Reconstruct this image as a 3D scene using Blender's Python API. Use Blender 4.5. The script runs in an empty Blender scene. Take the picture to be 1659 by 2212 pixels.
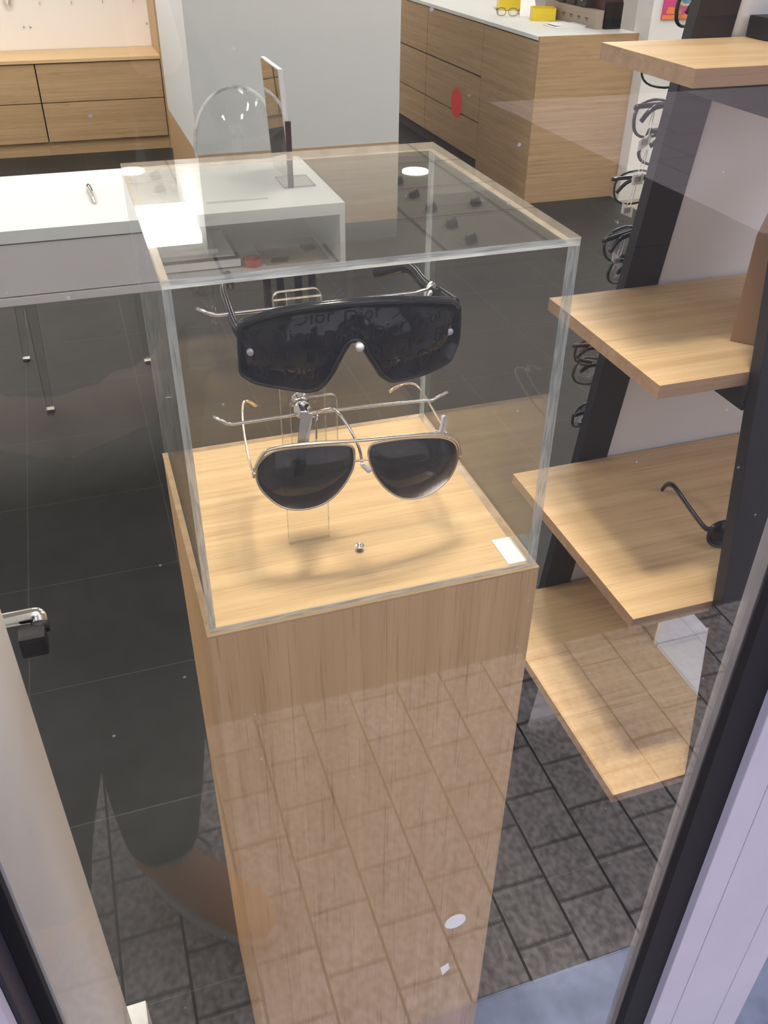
import bpy, bmesh, math, random
from mathutils import Vector, Matrix

random.seed(7)
scene = bpy.context.scene
COL = scene.collection

# ------------------------------------------------------------------ camera, world, lights, exposure
cam_data = bpy.data.cameras.new('camera')
cam_data.sensor_fit = 'VERTICAL'
cam_data.sensor_height = 24.0
cam_data.sensor_width = 18.0
cam_data.lens = 1917.19 / 2212.0 * 24.0
cam_data.clip_start = 0.01
cam_data.clip_end = 100.0
cam = bpy.data.objects.new('camera', cam_data)
COL.objects.link(cam)
yaw, pitch, roll = -0.328757364, 0.616335803, 0.0129136326
_f = Vector((-math.sin(yaw) * math.cos(pitch), math.cos(yaw) * math.cos(pitch), -math.sin(pitch)))
_r = Vector((math.cos(yaw), math.sin(yaw), 0.0))
_u = _r.cross(_f)
CR = math.cos(roll) * _r + math.sin(roll) * _u
CU = -math.sin(roll) * _r + math.cos(roll) * _u
CF = _f
CAM_POS = Vector((-0.0365470, -0.5492854, 1.5039076))
M = Matrix((CR, CU, -CF)).transposed().to_4x4()
M.translation = CAM_POS
cam.matrix_world = M
scene.camera = cam

world = bpy.data.worlds.new('sky')
scene.world = world
world.use_nodes = True
_bg = world.node_tree.nodes['Background']
_bg.inputs['Color'].default_value = (0.85, 0.85, 0.99, 1.0)
_bg.inputs['Strength'].default_value = 1.9

scene.view_settings.view_transform = 'Standard'
scene.view_settings.look = 'None'
scene.view_settings.gamma = 1.0
scene.view_settings.use_curve_mapping = False
scene.view_settings.exposure = 0.0

PANEL_STRENGTH = 23.0
DOWNLIGHT_STRENGTH = 26.0


def spot(name, loc, target, power, angle, color=(1.0, 0.90, 0.75), radius=0.11, blend=0.6):
    d = bpy.data.lights.new(name, 'SPOT')
    d.energy = power
    d.color = color
    d.spot_size = math.radians(angle)
    d.spot_blend = blend
    d.shadow_soft_size = radius
    o = bpy.data.objects.new(name, d)
    COL.objects.link(o)
    o.location = loc
    o.rotation_euler = (Vector(target) - Vector(loc)).to_track_quat('-Z', 'Y').to_euler()
    return o


# the window display is lit by warm ceiling spots just inside the glass
spot('display_spotlight_plinth', (0.12, 0.05, 2.62), (0.16, 0.16, 1.0), 165, 30)
spot('display_spotlight_shelves', (0.42, -0.02, 2.62), (0.82, 0.20, 0.9), 125, 46)

c = scene.cycles
c.use_denoising = True
c.max_bounces = 10
c.diffuse_bounces = 4
c.glossy_bounces = 5
c.transmission_bounces = 8
c.transparent_max_bounces = 40
c.caustics_reflective = False
c.caustics_refractive = False
c.sample_clamp_indirect = 4.0
c.blur_glossy = 0.5

# ------------------------------------------------------------------ materials


def new_mat(name):
    m = bpy.data.materials.new(name)
    m.use_nodes = True
    nt = m.node_tree
    nt.nodes.clear()
    out = nt.nodes.new('ShaderNodeOutputMaterial')
    return m, nt, out


def plain(name, col, rough=0.5, metal=0.0, spec=0.5, coat=0.0, noise=0.0, nscale=30.0):
    m, nt, out = new_mat(name)
    b = nt.nodes.new('ShaderNodeBsdfPrincipled')
    b.inputs['Base Color'].default_value = (*col, 1)
    b.inputs['Roughness'].default_value = rough
    b.inputs['Metallic'].default_value = metal
    b.inputs['Specular IOR Level'].default_value = spec
    b.inputs['Coat Weight'].default_value = coat
    if noise:
        tc = nt.nodes.new('ShaderNodeTexCoord')
        n = nt.nodes.new('ShaderNodeTexNoise')
        n.inputs['Scale'].default_value = nscale
        n.inputs['Detail'].default_value = 5
        r = nt.nodes.new('ShaderNodeValToRGB')
        r.color_ramp.elements[0].position = 0.3
        r.color_ramp.elements[1].position = 0.7
        r.color_ramp.elements[0].color = (*[v * (1 - noise) for v in col], 1)
        r.color_ramp.elements[1].color = (*[min(1, v * (1 + noise)) for v in col], 1)
        nt.links.new(tc.outputs['Object'], n.inputs['Vector'])
        nt.links.new(n.outputs['Fac'], r.inputs['Fac'])
        nt.links.new(r.outputs['Color'], b.inputs['Base Color'])
    nt.links.new(b.outputs['BSDF'], out.inputs['Surface'])
    return m


def wood(name, light, dark, axis, rough=0.45, fine=420.0, pore=0.7):
    """Straight grained oak veneer, the grain running along AXIS."""
    m, nt, out = new_mat(name)
    L = nt.links.new
    b = nt.nodes.new('ShaderNodeBsdfPrincipled')
    b.inputs['Roughness'].default_value = rough
    b.inputs['Specular IOR Level'].default_value = 0.35
    tc = nt.nodes.new('ShaderNodeTexCoord')

    def grain(scale, along, detail, seed):
        mp = nt.nodes.new('ShaderNodeMapping')
        sc = [scale] * 3
        sc['xyz'.index(axis)] = along
        mp.inputs['Scale'].default_value = sc
        mp.inputs['Location'].default_value = (seed, seed * 1.7, seed * 0.3)
        L(tc.outputs['Object'], mp.inputs['Vector'])
        n = nt.nodes.new('ShaderNodeTexNoise')
        n.inputs['Scale'].default_value = 1.0
        n.inputs['Detail'].default_value = detail
        n.inputs['Roughness'].default_value = 0.6
        L(mp.outputs['Vector'], n.inputs['Vector'])
        return n
    broad = grain(70, 1.6, 5, 3.1)
    ramp = nt.nodes.new('ShaderNodeValToRGB')
    ramp.color_ramp.elements[0].position = 0.32
    ramp.color_ramp.elements[1].position = 0.66
    ramp.color_ramp.elements[0].color = (*dark, 1)
    ramp.color_ramp.elements[1].color = (*light, 1)
    L(broad.outputs['Fac'], ramp.inputs['Fac'])
    fineN = grain(fine, 9, 3, 9.7)
    r2 = nt.nodes.new('ShaderNodeValToRGB')
    r2.color_ramp.elements[0].position = 0.30
    r2.color_ramp.elements[1].position = 0.44
    r2.color_ramp.elements[0].color = (pore, pore * 0.93, pore * 0.85, 1)
    r2.color_ramp.elements[1].color = (1, 1, 1, 1)
    L(fineN.outputs['Fac'], r2.inputs['Fac'])
    mx = nt.nodes.new('ShaderNodeMix')
    mx.data_type = 'RGBA'
    mx.blend_type = 'MULTIPLY'
    mx.inputs['Factor'].default_value = 0.75
    L(ramp.outputs['Color'], mx.inputs[6])
    L(r2.outputs['Color'], mx.inputs[7])
    L(mx.outputs[2], b.inputs['Base Color'])
    bp = nt.nodes.new('ShaderNodeBump')
    bp.inputs['Strength'].default_value = 0.06
    bp.inputs['Distance'].default_value = 0.001
    L(fineN.outputs['Fac'], bp.inputs['Height'])
    L(bp.outputs['Normal'], b.inputs['Normal'])
    L(b.outputs['BSDF'], out.inputs['Surface'])
    return m


def schlick(nt, f0):
    """Mirror share of a clear surface by its angle, the same from both sides."""
    L = nt.links.new
    g = nt.nodes.new('ShaderNodeNewGeometry')
    d = nt.nodes.new('ShaderNodeVectorMath')
    d.operation = 'DOT_PRODUCT'
    L(g.outputs['Incoming'], d.inputs[0])
    L(g.outputs['Normal'], d.inputs[1])

    def mt(op, a, bval=None):
        n = nt.nodes.new('ShaderNodeMath')
        n.operation = op
        if isinstance(a, (int, float)):
            n.inputs[0].default_value = a
        else:
            L(a, n.inputs[0])
        if bval is not None:
            if isinstance(bval, (int, float)):
                n.inputs[1].default_value = bval
            else:
                L(bval, n.inputs[1])
        return n.outputs[0]
    x = mt('SUBTRACT', 1.0, mt('ABSOLUTE', d.outputs['Value']))
    x = mt('POWER', x, 5.0)
    return mt('ADD', mt('MULTIPLY', x, 1.0 - f0), f0)


def clear(name, tint=(1, 1, 1), f0=0.042, gloss=(1, 1, 1), rough=0.0, specks=0.0, haze=0.0):
    m, nt, out = new_mat(name)
    L = nt.links.new
    t = nt.nodes.new('ShaderNodeBsdfTransparent')
    t.inputs['Color'].default_value = (*tint, 1)
    g = nt.nodes.new('ShaderNodeBsdfGlossy')
    g.inputs['Color'].default_value = (*gloss, 1)
    g.inputs['Roughness'].default_value = rough
    mx = nt.nodes.new('ShaderNodeMixShader')
    L(schlick(nt, f0), mx.inputs[0])
    L(t.outputs[0], mx.inputs[1])
    L(g.outputs[0], mx.inputs[2])
    res = mx.outputs[0]
    if specks:
        tc = nt.nodes.new('ShaderNodeTexCoord')
        v = nt.nodes.new('ShaderNodeTexVoronoi')
        v.inputs['Scale'].default_value = 42.0
        L(tc.outputs['Object'], v.inputs['Vector'])
        r = nt.nodes.new('ShaderNodeValToRGB')
        r.color_ramp.elements[0].position = 0.035
        r.color_ramp.elements[1].position = 0.06
        r.color_ramp.elements[0].color = (1, 1, 1, 1)
        r.color_ramp.elements[1].color = (0, 0, 0, 1)
        L(v.outputs['Distance'], r.inputs['Fac'])
        # only some of the cells carry a spot of dirt
        sx = nt.nodes.new('ShaderNodeSeparateColor')
        L(v.outputs['Color'], sx.inputs[0])
        gt = nt.nodes.new('ShaderNodeMath')
        gt.operation = 'GREATER_THAN'
        gt.inputs[1].default_value = 0.62
        L(sx.outputs[0], gt.inputs[0])
        mu = nt.nodes.new('ShaderNodeMath')
        mu.operation = 'MULTIPLY'
        L(r.outputs['Color'], mu.inputs[0])
        L(gt.outputs[0], mu.inputs[1])
        mu2 = nt.nodes.new('ShaderNodeMath')
        mu2.operation = 'MULTIPLY'
        mu2.inputs[1].default_value = specks
        L(mu.outputs[0], mu2.inputs[0])
        df = nt.nodes.new('ShaderNodeBsdfDiffuse')
        df.inputs['Color'].default_value = (0.6, 0.6, 0.62, 1)
        m2 = nt.nodes.new('ShaderNodeMixShader')
        L(mu2.outputs[0], m2.inputs[0])
        L(res, m2.inputs[1])
        L(df.outputs[0], m2.inputs[2])
        res = m2.outputs[0]
    L(res, out.inputs['Surface'])
    return m


def edge_mat(name, col, dark, share, scale, rough=0.2):
    """Edge of a clear sheet: light caught in it painted as milky streaks, partly see-through."""
    m, nt, out = new_mat(name)
    L = nt.links.new
    tc = nt.nodes.new('ShaderNodeTexCoord')
    mp = nt.nodes.new('ShaderNodeMapping')
    mp.inputs['Scale'].default_value = scale
    L(tc.outputs['Object'], mp.inputs['Vector'])
    n = nt.nodes.new('ShaderNodeTexNoise')
    n.inputs['Scale'].default_value = 1.0
    n.inputs['Detail'].default_value = 3
    L(mp.outputs['Vector'], n.inputs['Vector'])
    r = nt.nodes.new('ShaderNodeValToRGB')
    r.color_ramp.elements[0].position = 0.40
    r.color_ramp.elements[1].position = 0.56
    r.color_ramp.elements[0].color = (*dark, 1)
    r.color_ramp.elements[1].color = (*col, 1)
    L(n.outputs['Fac'], r.inputs['Fac'])
    d = nt.nodes.new('ShaderNodeBsdfPrincipled')
    d.inputs['Roughness'].default_value = rough
    d.inputs['Specular IOR Level'].default_value = 0.8
    L(r.outputs['Color'], d.inputs['Base Color'])
    tl = nt.nodes.new('ShaderNodeBsdfTranslucent')
    L(r.outputs['Color'], tl.inputs['Color'])
    m1 = nt.nodes.new('ShaderNodeMixShader')
    m1.inputs[0].default_value = 0.4
    L(d.outputs[0], m1.inputs[1])
    L(tl.outputs[0], m1.inputs[2])
    t = nt.nodes.new('ShaderNodeBsdfTransparent')
    mx = nt.nodes.new('ShaderNodeMixShader')
    mx.inputs[0].default_value = share
    L(t.outputs[0], mx.inputs[1])
    L(m1.outputs[0], mx.inputs[2])
    L(mx.outputs[0], out.inputs['Surface'])
    return m


def grid_mat(name, w, h, mortar, c1, c2, cm, loc=(0, 0), offset=0.0, swap=False, rough=0.5, bump=0.3, grit=0.0, gscale=60.0, spec=0.4, patch=0.0):
    """Tiles, pavers or ceiling panels laid out in metres on the X-Y plane."""
    m, nt, out = new_mat(name)
    L = nt.links.new
    tc = nt.nodes.new('ShaderNodeTexCoord')
    sx = nt.nodes.new('ShaderNodeSeparateXYZ')
    L(tc.outputs['Object'], sx.inputs[0])
    cx = nt.nodes.new('ShaderNodeCombineXYZ')
    L(sx.outputs['Y' if swap else 'X'], cx.inputs['X'])
    L(sx.outputs['X' if swap else 'Y'], cx.inputs['Y'])
    mp = nt.nodes.new('ShaderNodeMapping')
    mp.inputs['Location'].default_value = (-loc[0], -loc[1], 0)
    L(cx.outputs[0], mp.inputs['Vector'])
    br = nt.nodes.new('ShaderNodeTexBrick')
    br.offset = offset
    br.squash = 1.0
    br.inputs['Scale'].default_value = 1.0
    br.inputs['Brick Width'].default_value = w
    br.inputs['Row Height'].default_value = h
    br.inputs['Mortar Size'].default_value = mortar
    br.inputs['Mortar Smooth'].default_value = 0.2
    br.inputs['Bias'].default_value = 0.0
    br.inputs['Color1'].default_value = (*c1, 1)
    br.inputs['Color2'].default_value = (*c2, 1)
    br.inputs['Mortar'].default_value = (*cm, 1)
    L(mp.outputs[0], br.inputs['Vector'])
    b = nt.nodes.new('ShaderNodeBsdfPrincipled')
    b.inputs['Roughness'].default_value = rough
    b.inputs['Specular IOR Level'].default_value = spec
    col = br.outputs['Color']
    for amt, sc, lo, hi in ((grit, gscale, 0.35, 0.65), (patch, 3.0, 0.3, 0.7)):
        if not amt:
            continue
        n = nt.nodes.new('ShaderNodeTexNoise')
        n.inputs['Scale'].default_value = sc
        n.inputs['Detail'].default_value = 6
        L(tc.outputs['Object'], n.inputs['Vector'])
        r = nt.nodes.new('ShaderNodeValToRGB')
        r.color_ramp.elements[0].position = lo
        r.color_ramp.elements[1].position = hi
        r.color_ramp.elements[0].color = (1 - amt, 1 - amt, 1 - amt, 1)
        r.color_ramp.elements[1].color = (1 + amt, 1 + amt, 1 + amt, 1)
        L(n.outputs['Fac'], r.inputs['Fac'])
        mx = nt.nodes.new('ShaderNodeMix')
        mx.data_type = 'RGBA'
        mx.blend_type = 'MULTIPLY'
        mx.inputs['Factor'].default_value = 1.0
        L(col, mx.inputs[6])
        L(r.outputs['Color'], mx.inputs[7])
        col = mx.outputs[2]
    L(col, b.inputs['Base Color'])
    bp = nt.nodes.new('ShaderNodeBump')
    bp.invert = True
    bp.inputs['Strength'].default_value = bump
    bp.inputs['Distance'].default_value = 0.003
    L(br.outputs['Fac'], bp.inputs['Height'])
    L(bp.outputs['Normal'], b.inputs['Normal'])
    L(b.outputs['BSDF'], out.inputs['Surface'])
    return m


def emit(name, col, strength):
    m, nt, out = new_mat(name)
    e = nt.nodes.new('ShaderNodeEmission')
    e.inputs['Color'].default_value = (*col, 1)
    e.inputs['Strength'].default_value = strength
    nt.links.new(e.outputs[0], out.inputs['Surface'])
    return m


OAK_L, OAK_D = (0.70, 0.50, 0.275), (0.56, 0.375, 0.19)
OAK2_L, OAK2_D = (0.50, 0.34, 0.19), (0.38, 0.25, 0.13)
MAT = dict(
    oak_band_shaded=wood('oak_banding_shaded', (0.50, 0.335, 0.215), (0.40, 0.26, 0.165), 'x'),  # redder banding oak, darkened to carry the shade on the shelf edges
    oak_x=wood('oak_grain_across', OAK_L, OAK_D, 'x'),
    oak_z=wood('oak_grain_upright', (0.74, 0.475, 0.245), (0.645, 0.405, 0.20), 'z'),
    oak_y=wood('oak_grain_deep', OAK_L, OAK_D, 'y'),
    cab_x=wood('cabinet_oak_across', OAK2_L, OAK2_D, 'x', fine=120, pore=0.8),
    cab_y=wood('cabinet_oak_deep', OAK2_L, OAK2_D, 'y', fine=120, pore=0.8),
    cab_z=wood('cabinet_oak_upright', OAK2_L, OAK2_D, 'z', fine=120, pore=0.8),
    seam=plain('dark_seam', (0.05, 0.035, 0.02), 0.8),
    white=plain('white_paint', (0.80, 0.80, 0.79), 0.6),
    warmwhite=plain('warm_white_board', (0.82, 0.77, 0.73), 0.5),
    greywall=plain('pale_grey_wall', (0.62, 0.635, 0.63), 0.55),
    lam_white=plain('white_laminate', (0.84, 0.86, 0.84), 0.35),
    lam_grey=plain('grey_laminate', (0.72, 0.70, 0.70), 0.45),
    black=plain('black_powder_coat', (0.012, 0.012, 0.016), 0.55),
    gasket=plain('black_rubber', (0.010, 0.010, 0.014), 0.7),
    darkframe=plain('dark_anthracite_paint', (0.035, 0.034, 0.05), 0.5),
    greyalu=plain('grey_painted_metal', (0.42, 0.41, 0.42), 0.55, noise=0.1),
    lilac=plain('pale_painted_timber', (0.61, 0.575, 0.69), 0.55, noise=0.05, nscale=8),
    chrome=plain('polished_chrome', (0.80, 0.79, 0.77), 0.12, 1.0),
    steel=plain('brushed_steel', (0.55, 0.53, 0.50), 0.3, 1.0),
    gold=plain('pale_gold', (0.86, 0.72, 0.48), 0.2, 1.0),
    rim=plain('silver_gold_rim', (0.90, 0.80, 0.64), 0.18, 1.0),
    horn=plain('amber_tips', (0.55, 0.34, 0.10), 0.25),
    plastic=plain('black_acetate', (0.010, 0.011, 0.014), 0.16),
    tortoise=plain('dark_tortoiseshell', (0.05, 0.025, 0.015), 0.25, noise=0.6, nscale=90),
    lens=clear('smoked_lens', (0.12, 0.14, 0.19), 0.028),
    lens_blue=clear('blue_black_lens', (0.06, 0.075, 0.12), 0.030),
    lens_clear=clear('clear_demo_lens', (0.95, 0.96, 0.96), 0.05),
    mono=plain('lens_monogram', (0.010, 0.012, 0.022), 0.6, spec=0.2),
    rivet=plain('pale_rivet', (0.70, 0.66, 0.70), 0.35, 0.3),
    whiteplastic=plain('white_plastic', (0.86, 0.83, 0.83), 0.4),
    paper=plain('white_paper', (0.88, 0.88, 0.87), 0.7),
    printed=plain('barcode_print', (0.22, 0.21, 0.22), 0.7),
    kraft=plain('brown_card', (0.30, 0.18, 0.10), 0.5),
    yellow=plain('yellow_plastic', (0.88, 0.66, 0.02), 0.4),
    red=plain('red_plastic', (0.50, 0.03, 0.05), 0.35),
    redsticker=plain('red_sticker', (0.90, 0.06, 0.05), 0.6, noise=0.15, nscale=200),
    navy=plain('navy_cover', (0.03, 0.035, 0.07), 0.5),
    darkwine=plain('dark_wine_board', (0.045, 0.016, 0.022), 0.4),
    taupe=plain('taupe_card', (0.36, 0.30, 0.25), 0.7),
    glass=clear('shop_window_glass', (0.975, 0.98, 0.985), 0.052, specks=0.5),
    doorglass=clear('door_glass', (0.97, 0.975, 0.975), 0.02),
    acrylic=clear('clear_acrylic', (0.985, 0.985, 0.975), 0.046),
    ghost=clear('clear_polycarbonate', (0.965, 0.97, 0.97), 0.05),
    ghost_rim=edge_mat('clear_chair_rim', (0.92, 0.93, 0.93), (0.40, 0.41, 0.41), 0.55, (9, 9, 9)),
    acr_edge=edge_mat('acrylic_edge_front', (0.93, 0.96, 0.93), (0.58, 0.63, 0.63), 0.62, (30, 300, 420)),
    acr_edge_v=edge_mat('acrylic_edge_upright', (0.93, 0.98, 0.97), (0.58, 0.66, 0.68), 0.60, (420, 420, 45)),
    acr_edge_warm=edge_mat('acrylic_edge_oak_reflection', (0.86, 0.74, 0.56), (0.70, 0.58, 0.42), 0.62, (60, 60, 60)),  # cream paints in the oak reflected inside the clear sheets
    clear_edge=edge_mat('clear_part_edge', (0.82, 0.76, 0.66), (0.55, 0.5, 0.44), 0.75, (200, 200, 200)),
    mirror=plain('mirror_silver', (0.80, 0.80, 0.78), 0.02, 1.0),
    tile=grid_mat('black_stone_floor_tile', 0.386, 0.386, 0.0016, (0.023, 0.0235, 0.023), (0.027, 0.0275, 0.027), (0.06, 0.06, 0.056),
                  loc=(-0.34, 1.023), rough=0.5, bump=0.15, grit=0.10, gscale=14, patch=0.14, spec=0.22),
    paver=grid_mat('street_concrete_paver', 0.115, 0.109, 0.0028, (0.46, 0.405, 0.355), (0.56, 0.495, 0.435), (0.05, 0.045, 0.04),
                   loc=(-0.29, 0.02), offset=0.5, swap=True, rough=0.75, bump=0.6, grit=0.42, gscale=85, patch=0.16),
    slab=grid_mat('street_pale_slab', 0.60, 0.60, 0.006, (0.62, 0.53, 0.52), (0.66, 0.57, 0.56), (0.40, 0.34, 0.33),
                  loc=(0.1, 0.37), offset=0.5, rough=0.8, grit=0.06, gscale=30),
    asphalt=plain('street_asphalt', (0.085, 0.08, 0.078), 0.85, noise=0.15, nscale=60),
    bluestone=plain('bluestone_sill', (0.22, 0.26, 0.38), 0.6, noise=0.28, nscale=18),
    beige=plain('beige_floor_board', (0.40, 0.33, 0.24), 0.6),
    ceil=grid_mat('ceiling_tile', 0.60, 0.60, 0.010, (0.88, 0.85, 0.79), (0.89, 0.86, 0.80), (0.10, 0.09, 0.08), loc=(0.58, 4.37), rough=0.8, bump=0.2),
    facade=plain('street_facade_brick', (0.24, 0.16, 0.12), 0.85, noise=0.15, nscale=20),
    led=emit('led_panel_light', (1.0, 0.955, 0.89), PANEL_STRENGTH),
    lamp=emit('downlight_glow', (1.0, 0.93, 0.80), DOWNLIGHT_STRENGTH),
    spotcan=plain('spot_can_dark', (0.06, 0.055, 0.05), 0.35, 0.6),
    skin=plain('skin', (0.62, 0.40, 0.30), 0.5),
    hair=plain('brown_hair', (0.06, 0.035, 0.02), 0.6),
    trousers=plain('dark_trousers', (0.010, 0.013, 0.020), 0.9),
    jacket=plain('dark_jacket', (0.018, 0.020, 0.026), 0.85),
    tan=plain('tan_leather', (0.62, 0.28, 0.11), 0.5),
    sole=plain('pale_sole', (0.70, 0.66, 0.62), 0.6),
    lace=plain('grey_laces', (0.34, 0.29, 0.30), 0.8),
    phone=plain('phone_back', (0.03, 0.03, 0.035), 0.3),
)
for k in ('pink', 'orange', 'sky', 'cream'):
    MAT['art_' + k] = plain('print_' + k, dict(pink=(0.60, 0.05, 0.20), orange=(0.80, 0.22, 0.05), sky=(0.12, 0.30, 0.50), cream=(0.80, 0.60, 0.35))[k], 0.6)

# ------------------------------------------------------------------ mesh helpers


class B:
    """Collects shapes, in world coordinates, for ONE mesh object."""

    def __init__(self):
        self.bm = bmesh.new()

    def _tag(self, faces, mi):
        for f in faces:
            f.material_index = mi

    def hexa(self, p, mi=0, bev=0.0, mis=None):
        """p: 8 points, bottom ring 0-3 then top ring 4-7 (counter-clockwise seen from above)."""
        v = [self.bm.verts.new(q) for q in p]
        fs = [self.bm.faces.new([v[i] for i in idx]) for idx in
              ((3, 2, 1, 0), (4, 5, 6, 7), (0, 1, 5, 4), (1, 2, 6, 5), (2, 3, 7, 6), (3, 0, 4, 7))]
        for k, f in enumerate(fs):          # bottom, top, front, +x, back, -x
            f.material_index = mis[k] if mis else mi
        if bev:
            es = list({e for f in fs for e in f.edges})
            bmesh.ops.bevel(self.bm, geom=es, offset=bev, segments=2, profile=0.7, affect='EDGES')
        return fs

    def box(self, lo, hi, mi=0, bev=0.0, mis=None):
        (a, b_, c_), (d, e, f) = lo, hi
        return self.hexa([(a, b_, c_), (d, b_, c_), (d, e, c_), (a, e, c_), (a, b_, f), (d, b_, f), (d, e, f), (a, e, f)], mi, bev, mis)

    def prism(self, poly, vec, mi=0, mi_side=None):
        """Planar polygon POLY (3-D points) pushed along VEC."""
        vec = Vector(vec)
        v0 = [self.bm.verts.new(q) for q in poly]
        v1 = [self.bm.verts.new(Vector(q) + vec) for q in poly]
        n = len(poly)
        fs = [self.bm.faces.new(v0[::-1]), self.bm.faces.new(v1)]
        sd = [self.bm.faces.new([v0[i], v0[(i + 1) % n], v1[(i + 1) % n], v1[i]]) for i in range(n)]
        self._tag(fs, mi)
        self._tag(sd, mi if mi_side is None else mi_side)
        return fs, sd

    def tube(self, pts, r, seg=10, closed=False, mi=0, rz=None, cap=True):
        """Round or flattened bar along PTS; r a radius or one per point; rz the second half-axis."""
        P = [Vector(p) for p in pts]
        n = len(P)
        rs = r if isinstance(r, (list, tuple)) else [r] * n
        rzs = rs if rz is None else (rz if isinstance(rz, (list, tuple)) else [rz] * n)
        rings = []
        up = None
        for i in range(n):
            if closed:
                t = (P[(i + 1) % n] - P[i - 1])
            else:
                t = P[min(i + 1, n - 1)] - P[max(i - 1, 0)]
            t.normalize()
            if up is None:
                a = Vector((0, 0, 1)) if abs(t.z) < 0.9 else Vector((0, 1, 0))
                up = (a - t * a.dot(t)).normalized()
            else:
                up = (up - t * up.dot(t)).normalized()
            sd = t.cross(up)
            rings.append([self.bm.verts.new(P[i] + sd * rs[i] * math.cos(2 * math.pi * k / seg) + up * rzs[i] * math.sin(2 * math.pi * k / seg)) for k in range(seg)])
        m = n if closed else n - 1
        for i in range(m):
            a, b_ = rings[i], rings[(i + 1) % n]
            for k in range(seg):
                f = self.bm.faces.new([a[k], a[(k + 1) % seg], b_[(k + 1) % seg], b_[k]])
                f.material_index = mi
                f.smooth = True
        if cap and not closed:
            f = self.bm.faces.new(rings[0][::-1]); f.material_index = mi
            f = self.bm.faces.new(rings[-1]); f.material_index = mi

    def lathe(self, prof, centre, axis=(0, 0, 1), seg=24, mi=0, smooth=True):
        """PROF: (radius, height along AXIS) from bottom to top."""
        ax = Vector(axis).normalized()
        a = Vector((1, 0, 0)) if abs(ax.x) < 0.9 else Vector((0, 1, 0))
        u = (a - ax * a.dot(ax)).normalized()
        v = ax.cross(u)
        C = Vector(centre)
        rings = []
        for r, h in prof:
            if r <= 1e-7:
                rings.append([self.bm.verts.new(C + ax * h)])
            else:
                rings.append([self.bm.verts.new(C + ax * h + (u * math.cos(2 * math.pi * k / seg) + v * math.sin(2 * math.pi * k / seg)) * r) for k in range(seg)])
        for i in range(len(rings) - 1):
            a_, b_ = rings[i], rings[i + 1]
            for k in range(seg):
                k2 = (k + 1) % seg
                if len(a_) == 1 and len(b_) == 1:
                    continue
                if len(a_) == 1:
                    vs = [a_[0], b_[k2], b_[k]]
                elif len(b_) == 1:
                    vs = [a_[k], a_[k2], b_[0]]
                else:
                    vs = [a_[k], a_[k2], b_[k2], b_[k]]
                f = self.bm.faces.new(vs)
                f.material_index = mi
                f.smooth = smooth
        if len(rings[0]) > 1:
            self.bm.faces.new(rings[0][::-1]).material_index = mi
        if len(rings[-1]) > 1:
            self.bm.faces.new(rings[-1]).material_index = mi

    def shell(self, outline, ysurf, thick, mi=0, cuts=28, hollow=None):
        """Sheet with outline (x, z) bent to y = ysurf(x), THICK deep."""
        v = [self.bm.verts.new((x, 0, z)) for x, z in outline]
        f = self.bm.faces.new(v)
        x0, x1 = min(p[0] for p in outline), max(p[0] for p in outline)
        geom = [f] + list(f.edges) + list(f.verts)
        for i in range(1, cuts):
            x = x0 + (x1 - x0) * i / cuts
            fs = [q for q in self.bm.faces if q in set(geom)] if False else [g for g in geom if isinstance(g, bmesh.types.BMFace) and g.is_valid]
            es = list({e for q in fs for e in q.edges})
            vs = list({w for q in fs for w in q.verts})
            r = bmesh.ops.bisect_plane(self.bm, geom=fs + es + vs, plane_co=(x, 0, 0), plane_no=(1, 0, 0), dist=1e-6)
            geom = [g for g in r['geom'] if g.is_valid]
        fs = [g for g in geom if isinstance(g, bmesh.types.BMFace) and g.is_valid]
        vs = list({w for q in fs for w in q.verts})
        for w in vs:
            w.co.y = ysurf(w.co.x)
        r = bmesh.ops.extrude_face_region(self.bm, geom=fs)
        for g in r['geom']:
            if isinstance(g, bmesh.types.BMVert):
                g.co.y += thick
        for q in self.bm.faces:
            if q in fs or q in r['geom']:
                q.smooth = True
                q.material_index = mi

    def build(self, name, mats, root=None, loc=None, smooth_angle=None):
        me = bpy.data.meshes.new(name)
        bmesh.ops.recalc_face_normals(self.bm, faces=self.bm.faces[:])
        base = Vector(loc) if loc is not None else (root['_base'] if root is not None and '_base' in root else None)
        off = BASES.get(root.name) if root is not None else (Vector(loc) if loc is not None else Vector((0, 0, 0)))
        if off is None:
            off = Vector((0, 0, 0))
        for v in self.bm.verts:
            v.co -= off
        self.bm.to_mesh(me)
        self.bm.free()
        if not isinstance(mats, (list, tuple)):
            mats = [mats]
        for m in mats:
            me.materials.append(m)
        o = bpy.data.objects.new(name, me)
        COL.objects.link(o)
        if root is not None:
            o.parent = root
            BASES[o.name] = off
        elif loc is not None:
            o.location = loc
            BASES[o.name] = Vector(loc)
        else:
            BASES[o.name] = Vector((0, 0, 0))
        return o


BASES = {}


def tag(o, label=None, cat=None, group=None, kind=None):
    if label:
        o['label'] = label
    if cat:
        o['category'] = cat
    if group:
        o['group'] = group
    if kind:
        o['kind'] = kind
    return o


def thing(name, loc, label, cat, group=None):
    o = bpy.data.objects.new(name, None)
    o.empty_display_size = 0.05
    COL.objects.link(o)
    o.location = loc
    BASES[o.name] = Vector(loc)
    return tag(o, label, cat, group)


def copy_tree(o, loc, label=None, group=None):
    r = o.copy()
    COL.objects.link(r)
    r.location = loc
    if label:
        r['label'] = label
    if group:
        r['group'] = group

    def rec(src, dst):
        for ch in src.children:
            q = ch.copy()
            COL.objects.link(q)
            q.parent = dst
            rec(ch, q)
    rec(o, r)
    return r


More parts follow.
